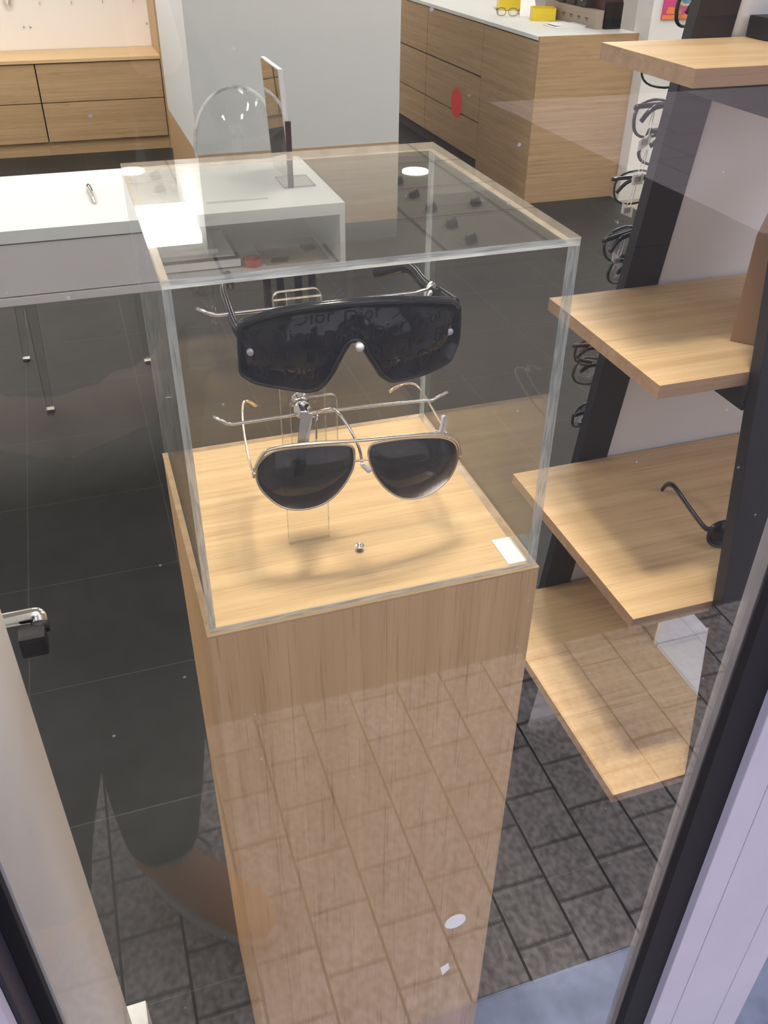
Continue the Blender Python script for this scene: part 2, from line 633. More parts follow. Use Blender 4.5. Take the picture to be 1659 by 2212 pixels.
def smooth_path(pts, per=8, closed=False):
    """Catmull-Rom through PTS."""
    P = [Vector(p) for p in pts]
    n = len(P)
    out = []
    for i in range(n if closed else n - 1):
        if closed:
            p0, p1, p2, p3 = P[i - 1], P[i], P[(i + 1) % n], P[(i + 2) % n]
        else:
            p0, p1, p2, p3 = P[max(i - 1, 0)], P[i], P[i + 1], P[min(i + 2, n - 1)]
        for k in range(per):
            t = k / per
            out.append(0.5 * ((2 * p1) + (p2 - p0) * t + (2 * p0 - 5 * p1 + 4 * p2 - p3) * t * t + (3 * p1 - p0 - 3 * p2 + p3) * t ** 3))
    if not closed:
        out.append(P[-1])
    return out


def struct(b, name, mats):
    return tag(b.build(name, mats), kind='structure')


# ------------------------------------------------------------------ the setting
# y = -0.10 is the window pane, the shop lies at larger y, the street at smaller y
b = B(); b.box((-4.0, 0.092, -0.05), (2.955, 9.2, 0.0)); struct(b, 'floor', MAT['tile'])
b = B(); b.box((2.955, -0.05, -0.05), (5.6, 9.2, 0.004)); struct(b, 'floor_annex', MAT['beige'])
b = B(); b.box((-4.0, -0.29, -0.06), (2.955, 0.092, -0.001), bev=0.003); struct(b, 'window_sill', MAT['bluestone'])
b = B(); b.box((-9.0, -1.01, -0.06), (12.0, -0.29, -0.003)); struct(b, 'street_pavement', MAT['paver'])
b = B(); b.box((-9.0, -3.5, -0.06), (12.0, -1.01, -0.006)); struct(b, 'street_lane', MAT['asphalt'])
b = B(); b.box((-9.0, -5.8, -0.06), (3.4, -3.5, -0.004)); struct(b, 'street_road', MAT['asphalt'])
b = B(); b.box((3.4, -7.1, -0.06), (12.0, -3.5, -0.003)); struct(b, 'street_pale_area', MAT['slab'])  # area of ground paler and pinker than the asphalt
b = B(); b.box((-9.0, -12.0, -0.06), (12.0, -7.1, -0.006)); b.box((-9.0, -7.1, -0.06), (3.4, -5.8, -0.006)); struct(b, 'street_road_far', MAT['asphalt'])
b = B(); b.box((-14.0, -12.6, -0.06), (16.0, -12.0, 4.0)); struct(b, 'exterior_facade', MAT['facade'])

b = B(); b.box((-4.0, -0.02, 2.70), (5.6, 9.2, 2.80)); struct(b, 'ceiling', MAT['ceil'])
b = B(); b.box((-4.1, 0.18, 0.0), (-4.0, 9.2, 2.7)); struct(b, 'wall_west', MAT['white'])
b = B(); b.box((5.6, -0.1, 0.0), (5.7, 9.2, 2.7)); struct(b, 'wall_east', MAT['white'])
b = B(); b.box((-4.0, 9.2, 0.0), (5.6, 9.3, 2.7)); struct(b, 'wall_back', MAT['white'])
b = B(); b.box((-4.0, -0.14, 2.50), (5.7, -0.02, 2.95)); struct(b, 'wall_above_window', MAT['white'])
b = B(); b.box((-4.0, 0.05, 0.0), (-1.14, 0.18, 2.5)); struct(b, 'wall_beside_door', MAT['white'])
b = B(); b.box((2.20, -0.14, 0.0), (5.6, -0.04, 2.5)); struct(b, 'wall_front', MAT['white'])
# white return wall at the near end of the window, its outer corner and its skirting block
b = B(); b.box((-0.30, -0.094, 0.0), (-0.178, 0.176, 2.5), bev=0.002); struct(b, 'wall_window_return', MAT['white'])
b = B(); b.box((-0.305, 0.172, 0.0), (-0.158, 0.222, 0.070), bev=0.002); struct(b, 'baseboard_return', MAT['white'])
# pale grey partition with its oak foot
b = B(); b.box((0.553, 4.09, 0.40), (1.60, 5.25, 2.70)); struct(b, 'wall_partition', MAT['greywall'])
b = B(); b.box((0.553, 4.088, 0.0), (1.60, 5.252, 0.40)); struct(b, 'baseboard_partition', MAT['cab_x'])
# white wall beyond the counter
b = B(); b.box((2.985, 4.05, 0.0), (5.6, 4.20, 2.7)); struct(b, 'wall_side', MAT['white'])
b = B(); b.box((2.945, 4.03, 0.0), (5.6, 4.052, 0.122), bev=0.004); struct(b, 'baseboard_side', MAT['white'])

# window: pane, rubber, frame
b = B(); b.box((-0.186, -0.101, 0.0), (0.470, -0.099, 2.5)); struct(b, 'window_1', MAT['glass'])
b = B(); b.box((0.655, -0.101, 0.0), (2.20, -0.099, 2.5)); struct(b, 'window_2', MAT['glass'])
t1 = thing('window_frame', (0.5, -0.1, 0), None, None)
tag(t1, kind='structure')
b = B(); b.box((0.459, -0.0985, 0.0), (0.520, -0.083, 2.5), bev=0.001); b.build('inner_bead', MAT['greyalu'], t1)
b = B(); b.box((0.459, -0.111, 0.0), (0.497, -0.1015, 2.5), bev=0.001); b.build('rubber_gasket', MAT['gasket'], t1)
b = B(); b.box((0.4965, -0.121, 0.0), (0.5335, -0.08, 2.5), bev=0.0015); b.build('mullion_board', MAT['lilac'], t1)
b = B(); b.box((0.5345, -0.121, 0.0), (0.6165, -0.06, 2.5), bev=0.0015); b.build('mullion_board', MAT['lilac'], t1)
b = B(); b.box((0.6175, -0.121, 0.0), (0.662, -0.06, 2.5), bev=0.0015); b.build('mullion_board', MAT['lilac'], t1)
t2 = thing('window_frame', (-0.2, -0.1, 0), None, None)
tag(t2, kind='structure')
b = B(); b.box((-0.191, -0.1115, 0.0), (-0.178, -0.1015, 2.5), bev=0.001); b.build('rubber_gasket', MAT['gasket'], t2)
b = B(); b.box((-0.260, -0.143, 0.0), (-0.191, -0.0955, 2.5), bev=0.0015); b.build('mullion_board', MAT['darkframe'], t2)
b = B(); b.box((-0.60, -0.158, 0.0), (-0.195, -0.1435, 2.5), bev=0.0015); b.build('mullion_board', MAT['lilac'], t2)

# glass shop door beside the window, seen by its lever handle
t = thing('door_1', (-0.6, 0.22, 0), None, None)
tag(t, kind='structure')
b = B(); b.box((-1.13, 0.206, 0.02), (-0.20, 0.216, 2.3)); b.build('door_panel', MAT['doorglass'], t)
b = B(); b.box((-1.13, 0.204, 2.3), (-0.20, 0.218, 2.5)); b.build('door_rail', MAT['darkframe'], t)
b = B(); b.box((-0.178, 0.203, 0.835), (-0.150, 0.226, 0.862), bev=0.006)
b.tube([(-0.156, 0.224, 0.852), (-0.156, 0.232, 0.857)], 0.0095, 14)
b.build('handle_rose', MAT['black'], t)
b = B()
b.tube(smooth_path([(-0.156, 0.229, 0.853), (-0.1555, 0.237, 0.859), (-0.158, 0.240, 0.8615), (-0.166, 0.240, 0.862), (-0.19, 0.240, 0.862), (-0.31, 0.240, 0.862)], 6), 0.0085, 16)
b.build('handle', MAT['chrome'], t)

# ------------------------------------------------------------------ ceiling lights
for i, (x, y) in enumerate([(0.28, 4.58), (-0.32, 5.18), (1.48, 2.78), (-1.52, 3.38), (-1.52, 4.58), (3.28, 2.18), (3.28, 5.18), (-1.52, 6.98), (0.88, 7.58), (2.68, 7.58), (-2.72, 3.38), (4.48, 3.38), (-2.12, 0.98), (2.08, 0.98)]):  # pair by the window and one near the drawers are unseen, added for fill
    t = thing('ceiling_light', (x, y, 2.69), 'unseen square white light panel under the tiled ceiling, lighting the shop' if i else 'square light panel mirrored brightly in the clear cover beside the white desk edge', 'light', 'square ceiling light panels' if i else None)
    b = B(); b.box((x - 0.285, y - 0.285, 2.640), (x + 0.285, y + 0.285, 2.6975)); b.build('diffuser', MAT['led'], t)  # deep glowing sides added to spread light over the ceiling
    b = B()
    for lo, hi in (((-0.297, -0.297), (0.297, -0.285)), ((-0.297, 0.285), (0.297, 0.297)), ((-0.297, -0.285), (-0.285, 0.285)), ((0.285, -0.285), (0.297, 0.285))):
        b.box((x + lo[0], y + lo[1], 2.690), (x + hi[0], y + hi[1], 2.6985))
    b.build('frame', MAT['white'], t)
for (x, y), lab in zip([(0.32, 5.86), (2.162, 5.33)], ['round downlight mirrored at the far corner of the clear cover over the white desk', 'round downlight mirrored in the clear cover over the dark floor']):
    t = thing('downlight', (x, y, 2.69), lab, 'light')
    b = B(); b.lathe([(0.0, 0.0), (0.088, 0.0), (0.088, 0.004), (0.0, 0.004)], (x, y, 2.688), seg=32); b.build('diffuser', MAT['lamp'], t)
    b = B(); b.tube([(x + 0.095 * math.cos(a), y + 0.095 * math.sin(a), 2.692) for a in [k * math.pi / 16 for k in range(32)]], 0.007, 8, closed=True); b.build('trim_ring', MAT['white'], t)
SPOTS = [(0.452, 5.65), (0.744, 5.63), (1.034, 5.63), (1.333, 5.63), (1.643, 5.38), (0.447, 5.35), (0.745, 5.34), (1.034, 5.34), (1.349, 5.37), (1.640, 5.08), (1.348, 5.06),
         (1.637, 4.76), (1.634, 4.455), (1.947, 5.09), (1.945, 4.78), (1.946, 4.486), (1.952, 4.17), (1.952, 3.886), (2.249, 4.515)]
x, y = SPOTS[0]
proto = thing('ceiling_spotlight', (x, y, 2.70), 'small swivel ceiling spotlight in a white ring, mirrored in the clear cover top', 'spotlight', 'swivel spotlights mirrored in the clear cover')
b = B(); b.tube([(x + 0.047 * math.cos(a), y + 0.047 * math.sin(a), 2.697) for a in [k * math.pi / 14 for k in range(28)]], 0.010, 8, closed=True, rz=0.004); b.build('trim_ring', MAT['chrome'], proto)
b = B(); b.lathe([(0.0, 0.0), (0.030, 0.0), (0.034, 0.02), (0.034, 0.045)], (x, y, 2.655), axis=(0.35, -0.2, 1), seg=20); b.build('lamp_head', MAT['spotcan'], proto)
b = B(); b.lathe([(0.0, 0.0), (0.022, 0.001), (0.022, 0.003), (0.0, 0.003)], (x, y, 2.652), axis=(0.35, -0.2, 1), seg=18); b.build('lens', MAT['chrome'], proto)
for x, y in SPOTS[1:]:
    copy_tree(proto, (x, y, 2.70))

# ------------------------------------------------------------------ display plinth
t = thing('display_plinth', (0.15, 0.15, 0), 'tall oak veneered plinth carrying the clear box of sunglasses', 'plinth')
b = B()
b.hexa([(0, 0, 0), (0.30, 0, 0), (0.30, 0.018, 0), (0, 0.018, 0), (0, 0, 0.9975), (0.30, 0, 0.9975), (0.30, 0.018, 0.9975), (0, 0.018, 0.9975)], bev=0.0006)
b.build('front_panel', MAT['oak_z'], t)
b = B(); b.box((0.0, 0.0182, 0), (0.018, 0.2998, 0.9975), bev=0.0006); b.build('side_panel', MAT['oak_z'], t)
b = B(); b.box((0.282, 0.0182, 0), (0.30, 0.2998, 0.9975), bev=0.0006); b.build('side_panel', MAT['oak_z'], t)
b = B(); b.box((0.0182, 0.282, 0), (0.2818, 0.2998, 0.9975), bev=0.0006); b.build('back_panel', MAT['oak_z'], t)
b = B(); b.box((-0.0004, -0.0004, 0.9978), (0.3004, 0.3, 1.0), bev=0.0005); b.build('top_panel', MAT['oak_x'], t)

b = B()
b.lathe([(0.0022, 0.0), (0.0022, 0.003), (0.0030, 0.0035), (0.0042, 0.0058), (0.0042, 0.0066), (0.0022, 0.0068), (0.0016, 0.0055), (0.0, 0.0055)], (0.152, 0.072, 1.0), seg=20)
for k in range(4):
    a = k * math.pi / 2 + 0.4
    b.box((0.152 + 0.0026 * math.cos(a) - 0.0004, 0.072 + 0.0026 * math.sin(a) - 0.0004, 1.0062), (0.152 + 0.0026 * math.cos(a) + 0.0004, 0.072 + 0.0026 * math.sin(a) + 0.0004, 1.0071))
tag(b.build('screw', MAT['chrome'], None, (0.152, 0.072, 1.0)), 'shiny cross-head screw standing proud of the plinth top below the aviators', 'screw')

b = B(); b.box((0.2745, 0.0105, 1.0), (0.2935, 0.0485, 1.0012), bev=0.0003)
tag(b.build('price_card', MAT['paper'], None, (0.284, 0.03, 1.0)), 'small blank white card lying in the corner of the plinth top', 'card')

# clear acrylic cover, five glued sheets
T = 0.006
X0, X1, Y0, Y1, Z0, Z1 = 0.0025, 0.2975, 0.0025, 0.2975, 1.0003, 1.300
t = thing('acrylic_cover', (0.15, 0.15, 1.0), 'clear acrylic box cover standing on the oak plinth', 'display cover')
am = [MAT['acrylic'], MAT['acr_edge'], MAT['acr_edge_v'], MAT['acr_edge_warm']]
# mis order: bottom, top, front, +x, back, -x
b = B(); b.box((X0, Y0, Z1 - T), (X1, Y1, Z1), mis=[0, 0, 1, 3, 3, 3]); b.build('top_sheet', am, t)
b = B(); b.box((X0, Y0, Z0), (X1, Y0 + T, Z1 - T - 0.0002), mis=[1, 1, 0, 2, 0, 2]); b.build('front_sheet', am, t)
b = B(); b.box((X0, Y1 - T, Z0), (X1, Y1, Z1 - T - 0.0002), mis=[3, 3, 0, 2, 0, 2]); b.build('back_sheet', am, t)
b = B(); b.box((X0, Y0 + T + 0.0002, Z0), (X0 + T, Y1 - T - 0.0002, Z1 - T - 0.0002), mis=[3, 3, 2, 0, 2, 0]); b.build('side_sheet', am, t)
b = B(); b.box((X1 - T, Y0 + T + 0.0002, Z0), (X1, Y1 - T - 0.0002, Z1 - T - 0.0002), mis=[3, 3, 2, 0, 2, 0]); b.build('side_sheet', am, t)

# ------------------------------------------------------------------ eyewear stand inside the cover
t = thing('eyewear_stand', (0.112, 0.10, 1.0), 'clear acrylic stand with two chrome rods holding the sunglasses', 'display stand')
ce = [MAT['acrylic'], MAT['clear_edge']]
b = B(); b.box((0.0925, 0.100, 1.0003), (0.1312, 0.104, 1.238), mis=[0, 1, 0, 1, 0, 1]); b.build('upright_sheet', ce, t)


def round_plate(x0, x1, z0, z1, y, r):
    pts = [(x0, y, z0), (x1, y, z0)]
    for k in range(7):
        a = k / 6 * math.pi / 2
        pts.append((x1 - r + r * math.cos(a), y, z1 - r + r * math.sin(a)))
    for k in range(7):
        a = math.pi / 2 + k / 6 * math.pi / 2
        pts.append((x0 + r + r * math.cos(a), y, z1 - r + r * math.sin(a)))
    bb = B(); bb.prism(pts, (0, 0.004, 0), 0, 1)
    return bb


round_plate(0.0906, 0.1291, 1.205, 1.2468, 0.0945, 0.006).build('holder_plate', ce, t)
round_plate(0.0996, 0.1402, 1.105, 1.1527, 0.0945, 0.006).build('holder_plate', ce, t)
ROD_U = [(0.0316, 0.09, 1.2437), (0.042, 0.09, 1.2377), (0.0471, 0.09, 1.2364), (0.1019, 0.09, 1.2362), (0.1577, 0.09, 1.2362), (0.2056, 0.09, 1.2360), (0.2160, 0.09, 1.2378), (0.2217, 0.09, 1.2429)]
ROD_L = [(0.0352, 0.09, 1.1509), (0.045, 0.09, 1.1429), (0.0491, 0.09, 1.1417), (0.1117, 0.09, 1.1415), (0.1726, 0.09, 1.1390), (0.2169, 0.09, 1.1366), (0.2250, 0.09, 1.1360), (0.2393, 0.09, 1.1419)]
for R_ in (ROD_U, ROD_L):
    b = B(); b.tube(R_, 0.00135, 12); b.build('rod', MAT['chrome'], t)
b = B()
b.lathe([(0.0078, 0.0), (0.0078, 0.003), (0.0060, 0.005), (0.0060, 0.014), (0.0072, 0.0145), (0.0072, 0.020), (0.0045, 0.0205), (0.0045, 0.027), (0.0, 0.027)], (0.1085, 0.098, 1.1505), axis=(-0.12, -1, 0.02), seg=24)
b.build('clamp_screw', MAT['chrome'], t)
b = B(); b.hexa([(0.0900, 0.052, 1.105), (0.0985, 0.052, 1.105), (0.0985, 0.0535, 1.105), (0.0900, 0.0535, 1.105), (0.1030, 0.0695, 1.1545), (0.1125, 0.0695, 1.1515), (0.1125, 0.071, 1.1515), (0.1030, 0.071, 1.1545)]); b.build('strap', MAT['steel'], t)
b = B(); b.tube(smooth_path([(0.1150, 0.086, 1.1440), (0.1165, 0.083, 1.1408), (0.1195, 0.082, 1.1425), (0.1188, 0.081, 1.1403), (0.1177, 0.08, 1.1370), (0.1170, 0.08, 1.1194)], 5), 0.0008, 8); b.build('wire_hook', MAT['chrome'], t)
arm = B(); arm.tube(smooth_path([(0.1191, 0.0935, 1.1386), (0.1239, 0.085, 1.1446), (0.131, 0.078, 1.1487), (0.1361, 0.070, 1.1456), (0.1419, 0.060, 1.1354), (0.1466, 0.0535, 1.1219), (0.1478, 0.0510, 1.1124), (0.1480, 0.0500, 1.1090)], 6), 0.00125, 12)
a1 = arm.build('nose_arm', MAT['chrome'], t)
b = B(); b.tube(smooth_path([(0.1476, 0.0500, 1.1092), (0.1480, 0.046, 1.1090), (0.1487, 0.040, 1.1105), (0.1492, 0.036, 1.1115), (0.1493, 0.034, 1.1118)], 5), [0.0016] * 5 + [0.0019] * 5 + [0.0024] * 5 + [0.0027] * 3 + [0.0022, 0.0014, 0.0006], 14)
b.build('nose_tip', MAT['whiteplastic'], a1)
arm = B(); arm.tube(smooth_path([(0.125, 0.0935, 1.225), (0.130, 0.085, 1.228), (0.137, 0.072, 1.229), (0.141, 0.058, 1.2275), (0.1415, 0.050, 1.2245)], 6), 0.00125, 12)
a2 = arm.build('nose_arm', MAT['chrome'], t)
b = B(); b.tube(smooth_path([(0.1415, 0.050, 1.2243), (0.1413, 0.040, 1.2236), (0.1411, 0.033, 1.2232), (0.1409, 0.0285, 1.2230)], 5), [0.0022] * 5 + [0.0029] * 5 + [0.0033] * 3 + [0.0028, 0.0018, 0.0007], 14)
b.build('nose_tip', MAT['whiteplastic'], a2)

# ------------------------------------------------------------------ the shield sunglasses


def ysh(x):
    return 0.036 + 0.030 * ((x - 0.146) / 0.09) ** 2


SHIELD = [(0.0580, 1.2358), (0.0619, 1.2417), (0.0854, 1.2519), (0.1115, 1.2570), (0.1413, 1.2581), (0.1756, 1.2545), (0.2147, 1.2439), (0.2261, 1.2391), (0.2310, 1.2335), (0.2344, 1.2283), (0.2350, 1.2039),
          (0.2308, 1.1935), (0.2243, 1.1870), (0.2021, 1.1858), (0.1773, 1.1867), (0.1681, 1.1880), (0.1606, 1.1945), (0.1548, 1.2043), (0.1478, 1.2168), (0.1458, 1.2230), (0.1411, 1.2261), (0.1359, 1.2262),
          (0.1325, 1.2225), (0.1279, 1.2148), (0.1211, 1.2010), (0.1145, 1.1919), (0.1093, 1.1880), (0.1017, 1.1868), (0.0845, 1.1890), (0.0677, 1.1912), (0.0608, 1.1946), (0.0569, 1.1986), (0.0570, 1.2106), (0.0574, 1.2247)]
SH2 = [(p.x, p.y) for p in smooth_path([(x, z, 0) for x, z in SHIELD], 4, closed=True)]
t = thing('sunglasses', (0.146, 0.05, 1.22), 'large black shield sunglasses with a monogrammed lens on the upper rod', 'sunglasses')
b = B(); b.shell(SH2, ysh, 0.0016, cuts=36); lens = b.build('lens', MAT['lens_blue'], t)
b = B(); b.tube([(x, ysh(x) + 0.0006, z) for x, z in SH2], 0.0017, 8, closed=True); b.build('rim', MAT['plastic'], t)
b = B()
brow = [(x, z) for x, z in SHIELD[0:9]]
b.tube(smooth_path([(x, ysh(x) - 0.0002, z - 0.0012) for x, z in brow], 5), 0.0022, 10, rz=0.0034)
b.build('brow_bar', MAT['plastic'], t)
b = B()
nose = SHIELD[15:27]
b.tube(smooth_path([(x, ysh(x) + 0.0012, z) for x, z in nose], 5), 0.0024, 10); b.build('nose_bridge', MAT['plastic'], t)
for x, z in ((0.0645, 1.2169), (0.2239, 1.2135)):
    b = B(); b.lathe([(0.0, -0.0012), (0.0024, -0.0010), (0.0030, 0.0), (0.0030, 0.0018), (0.0, 0.0018)], (x, ysh(x) - 0.0006, z), axis=(0.0, 1, 0), seg=20); b.build('rivet', MAT['rivet'], t)
# end pieces and temples
b = B(); b.tube(smooth_path([(0.0590, 0.063, 1.2310), (0.0572, 0.075, 1.2318), (0.0575, 0.100, 1.2352), (0.0590, 0.130, 1.2372), (0.0635, 0.155, 1.2378), (0.0692, 0.172, 1.2345), (0.0730, 0.184, 1.2230)], 6),
                   [0.0030] * 37, 12, rz=[0.0064] * 8 + [0.0060] * 12 + [0.0055] * 17); b.build('temple', MAT['plastic'], t)
b = B(); b.tube(smooth_path([(0.2300, 0.062, 1.2330), (0.2260, 0.085, 1.2332), (0.2222, 0.110, 1.2330), (0.2224, 0.138, 1.2345), (0.2205, 0.155, 1.2335), (0.2140, 0.170, 1.2270), (0.2003, 0.181, 1.2212)], 6),
                   [0.0030] * 37, 12, rz=[0.0064] * 8 + [0.0060] * 12 + [0.0055] * 17); b.build('temple', MAT['plastic'], t)


def inside(poly, x, z):
    r = False
    for i in range(len(poly)):
        (xa, za), (xb, zb) = poly[i - 1], poly[i]
        if (za > z) != (zb > z) and x < (xb - xa) * (z - za) / (zb - za) + xa:
            r = not r
    return r


# the repeated word printed on the lens
cu = bpy.data.curves.new('lettering', 'FONT')
cu.body = 'Dior'
cu.size = 0.0165
cu.shear = 0.25
cu.resolution_u = 2
tmp = bpy.data.objects.new('lettering', cu)
COL.objects.link(tmp)
bpy.context.view_layer.update()
dg = bpy.context.evaluated_depsgraph_get()
txt = tmp.evaluated_get(dg).to_mesh()
tv = [v.co.copy() for v in txt.vertices]
tf = [list(p.vertices) for p in txt.polygons]
b = B()
ca, sa = math.cos(0.35), math.sin(0.35)
for row in range(-4, 14):
    for colm in range(-3, 14):
        ox = 0.04 + colm * 0.036 + (row % 2) * 0.018 - row * 0.003
        oz = 1.150 + row * 0.0150
        pts = []
        for v in tv:
            pts.append((ox + v.x * ca - v.y * sa * 0.6, oz + v.y * ca + v.x * sa * 0.35))
        good = [inside(SH2, x - 0.002, z) and inside(SH2, x + 0.002, z - 0.002) and inside(SH2, x, z + 0.006) for x, z in pts]
        if not any(good):
            continue
        vs = [b.bm.verts.new((x, ysh(x) - 0.0005, z)) for x, z in pts]
        for f in tf:
            if all(good[i] for i in f):
                try:
                    b.bm.faces.new([vs[i] for i in f])
                except ValueError:
                    pass
b.bm.verts.ensure_lookup_table()
loose = [v for v in b.bm.verts if not v.link_faces]
bmesh.ops.delete(b.bm, geom=loose, context='VERTS')
b.build('monogram_pattern', MAT['mono'], lens)
bpy.data.objects.remove(tmp)

# ------------------------------------------------------------------ the aviator sunglasses


def yav(x):
    return 0.046 + 0.012 * ((x - 0.152) / 0.09) ** 2


LENS_L = [(0.0607, 1.1115), (0.0630, 1.1197), (0.0710, 1.1285), (0.0820, 1.1325), (0.1094, 1.1336), (0.1291, 1.1322), (0.1375, 1.1297), (0.1403, 1.1237), (0.1397, 1.1104), (0.1344, 1.0977), (0.1253, 1.0852),
          (0.1134, 1.0763), (0.0987, 1.0727), (0.0845, 1.0741), (0.0736, 1.0810), (0.0646, 1.0927), (0.0609, 1.1031)]
LENS_R = [(0.1527, 1.1166), (0.1532, 1.1248), (0.1584, 1.1288), (0.1814, 1.1282), (0.2057, 1.1238), (0.2229, 1.1182), (0.2339, 1.1096), (0.2375, 1.0980), (0.2365, 1.0858), (0.2291, 1.0738), (0.2152, 1.0655),
          (0.1997, 1.0639), (0.1828, 1.0687), (0.1697, 1.0801), (0.1601, 1.0946), (0.1547, 1.1077)]
t = thing('sunglasses', (0.15, 0.06, 1.11), 'gold-rimmed aviator sunglasses with dark lenses on the lower rod', 'sunglasses')
for LL in (LENS_L, LENS_R):
    out2 = [(p.x, p.y) for p in smooth_path([(x, z, 0) for x, z in LL], 6, closed=True)]
    b = B(); b.shell(out2, yav, 0.0014, cuts=20); ln = b.build('lens', MAT['lens'], t)
    b = B(); b.tube([(x, yav(x) + 0.0006, z) for x, z in out2], 0.00105, 8, closed=True); b.build('rim', MAT['rim'], t)
BAR = [(0.0595, 0.0587, 1.1150), (0.0657, 0.0570, 1.1280), (0.0754, 0.0547, 1.1350), (0.1096, 0.0487, 1.1369), (0.1436, 0.0461, 1.1350), (0.1813, 0.0473, 1.1315), (0.2139, 0.0517, 1.1255), (0.2280, 0.0546, 1.1192), (0.2366, 0.0566, 1.1096), (0.2398, 0.0573, 1.0960)]
b = B(); b.tube(smooth_path([(x, y - 0.001, z) for x, y, z in BAR], 6), 0.0015, 10, rz=0.0019); b.build('brow_bar', MAT['rim'], t)
b = B(); b.tube(smooth_path([(0.1400, 0.0465, 1.1153), (0.1460, 0.0452, 1.1153), (0.1527, 0.0462, 1.1145)], 5), 0.00095, 10); b.build('bridge', MAT['rim'], t)
for x, z in ((0.1395, 1.105), (0.1545, 1.104)):
    b = B(); b.tube(smooth_path([(x, 0.047, z + 0.004), (x + 0.001 * (1 if x < .147 else -1), 0.052, z + 0.002), (x + 0.002 * (1 if x < .147 else -1), 0.055, z - 0.002)], 4), 0.0005, 6)
    b.lathe([(0, -0.0008), (0.0020, -0.0006), (0.0024, 0.0), (0.0020, 0.0006), (0, 0.0008)], (x + 0.002 * (1 if x < .147 else -1), 0.0555, z - 0.003), axis=(1 if x < .147 else -1, 0.5, 0), seg=12)
    b.build('nose_pad', MAT['lens_clear'], t)
TL = [(0.0590, 0.0595, 1.1110), (0.0580, 0.0660, 1.1135), (0.0592, 0.085, 1.1152), (0.0629, 0.120, 1.1158), (0.0672, 0.148, 1.1172), (0.0705, 0.162, 1.1190), (0.0730, 0.168, 1.1190)]
b = B(); b.tube(smooth_path(TL, 6), 0.0010, 10); tl = b.build('temple', MAT['rim'], t)
b = B(); b.tube([(0.0730, 0.168, 1.1190), (0.0765, 0.1735, 1.1160), (0.0805, 0.177, 1.1120), (0.0846, 0.178, 1.1076)], [0.0010, 0.0016, 0.0022, 0.0030], 10, rz=[0.0009, 0.0012, 0.0014, 0.0016]); b.build('temple_tip', MAT['gold'], tl)
b = B(); b.tube([(0.0590, 0.0575, 1.1075), (0.0588, 0.0600, 1.1135)], 0.0017, 8); b.build('hinge', MAT['rim'], tl)
TR = [(0.2396, 0.0590, 1.0945), (0.2408, 0.066, 1.0945), (0.2415, 0.085, 1.0971), (0.2426, 0.125, 1.1014), (0.2424, 0.1450, 1.1048), (0.2407, 0.1640, 1.1093), (0.2361, 0.1720, 1.1104), (0.2300, 0.1765, 1.1085)]
b = B(); b.tube(smooth_path(TR, 6), 0.0010, 10); tr = b.build('temple', MAT['rim'], t)
b = B(); b.tube([(0.2300, 0.1765, 1.1085), (0.2260, 0.178, 1.1066), (0.2205, 0.1795, 1.1035), (0.2161, 0.180, 1.1005)], [0.0010, 0.0016, 0.0022, 0.0030], 10, rz=[0.0009, 0.0012, 0.0014, 0.0016]); b.build('temple_tip', MAT['gold'], tr)
b = B(); b.tube([(0.2394, 0.0575, 1.0910), (0.2402, 0.0605, 1.0965)], 0.0017, 8); b.build('hinge', MAT['rim'], tr)


def loop_tag(name, pts, flat, label, loc):
    tt = thing(name, loc, label, 'price tag')
    bb = B(); bb.tube(smooth_path(pts, 6, closed=True), 0.0009, 8, closed=True, rz=0.0022); bb.build('loop', MAT['whiteplastic'], tt)
    bb = B(); bb.prism(flat, (0.0008, 0.0006, 0)); bb.build('tab', MAT['paper'], tt)
    return tt


loop_tag('price_tag', [(0.2160, 0.094, 1.2285), (0.2168, 0.092, 1.2370), (0.2195, 0.091, 1.2420), (0.2225, 0.092, 1.2400), (0.2232, 0.094, 1.2340), (0.2205, 0.094, 1.2330), (0.2188, 0.094, 1.2290)],
         [(0.2160, 0.095, 1.2290), (0.2185, 0.095, 1.2282), (0.2182, 0.095, 1.2190), (0.2158, 0.095, 1.2200)], 'white plastic loop tag on the temple of the black shield sunglasses', (0.219, 0.093, 1.236))
loop_tag('price_tag', [(0.2300, 0.083, 1.1020), (0.2318, 0.083, 1.1130), (0.2330, 0.084, 1.1215), (0.2356, 0.085, 1.1190), (0.2345, 0.084, 1.1110), (0.2320, 0.083, 1.1030)],
         [(0.2262, 0.084, 1.1085), (0.2318, 0.084, 1.1065), (0.2315, 0.084, 1.0985), (0.2262, 0.084, 1.1000)], 'white plastic loop tag on the temple of the gold aviators', (0.232, 0.084, 1.11))

# ------------------------------------------------------------------ A-frame shelf unit beside the plinth
LEAN = 0.1455


def yr(z):
    return 0.429 + (1.066 - z) * LEAN      # back face line


def yf(z):
    return 0.169 - (1.066 - z) * LEAN      # front face line


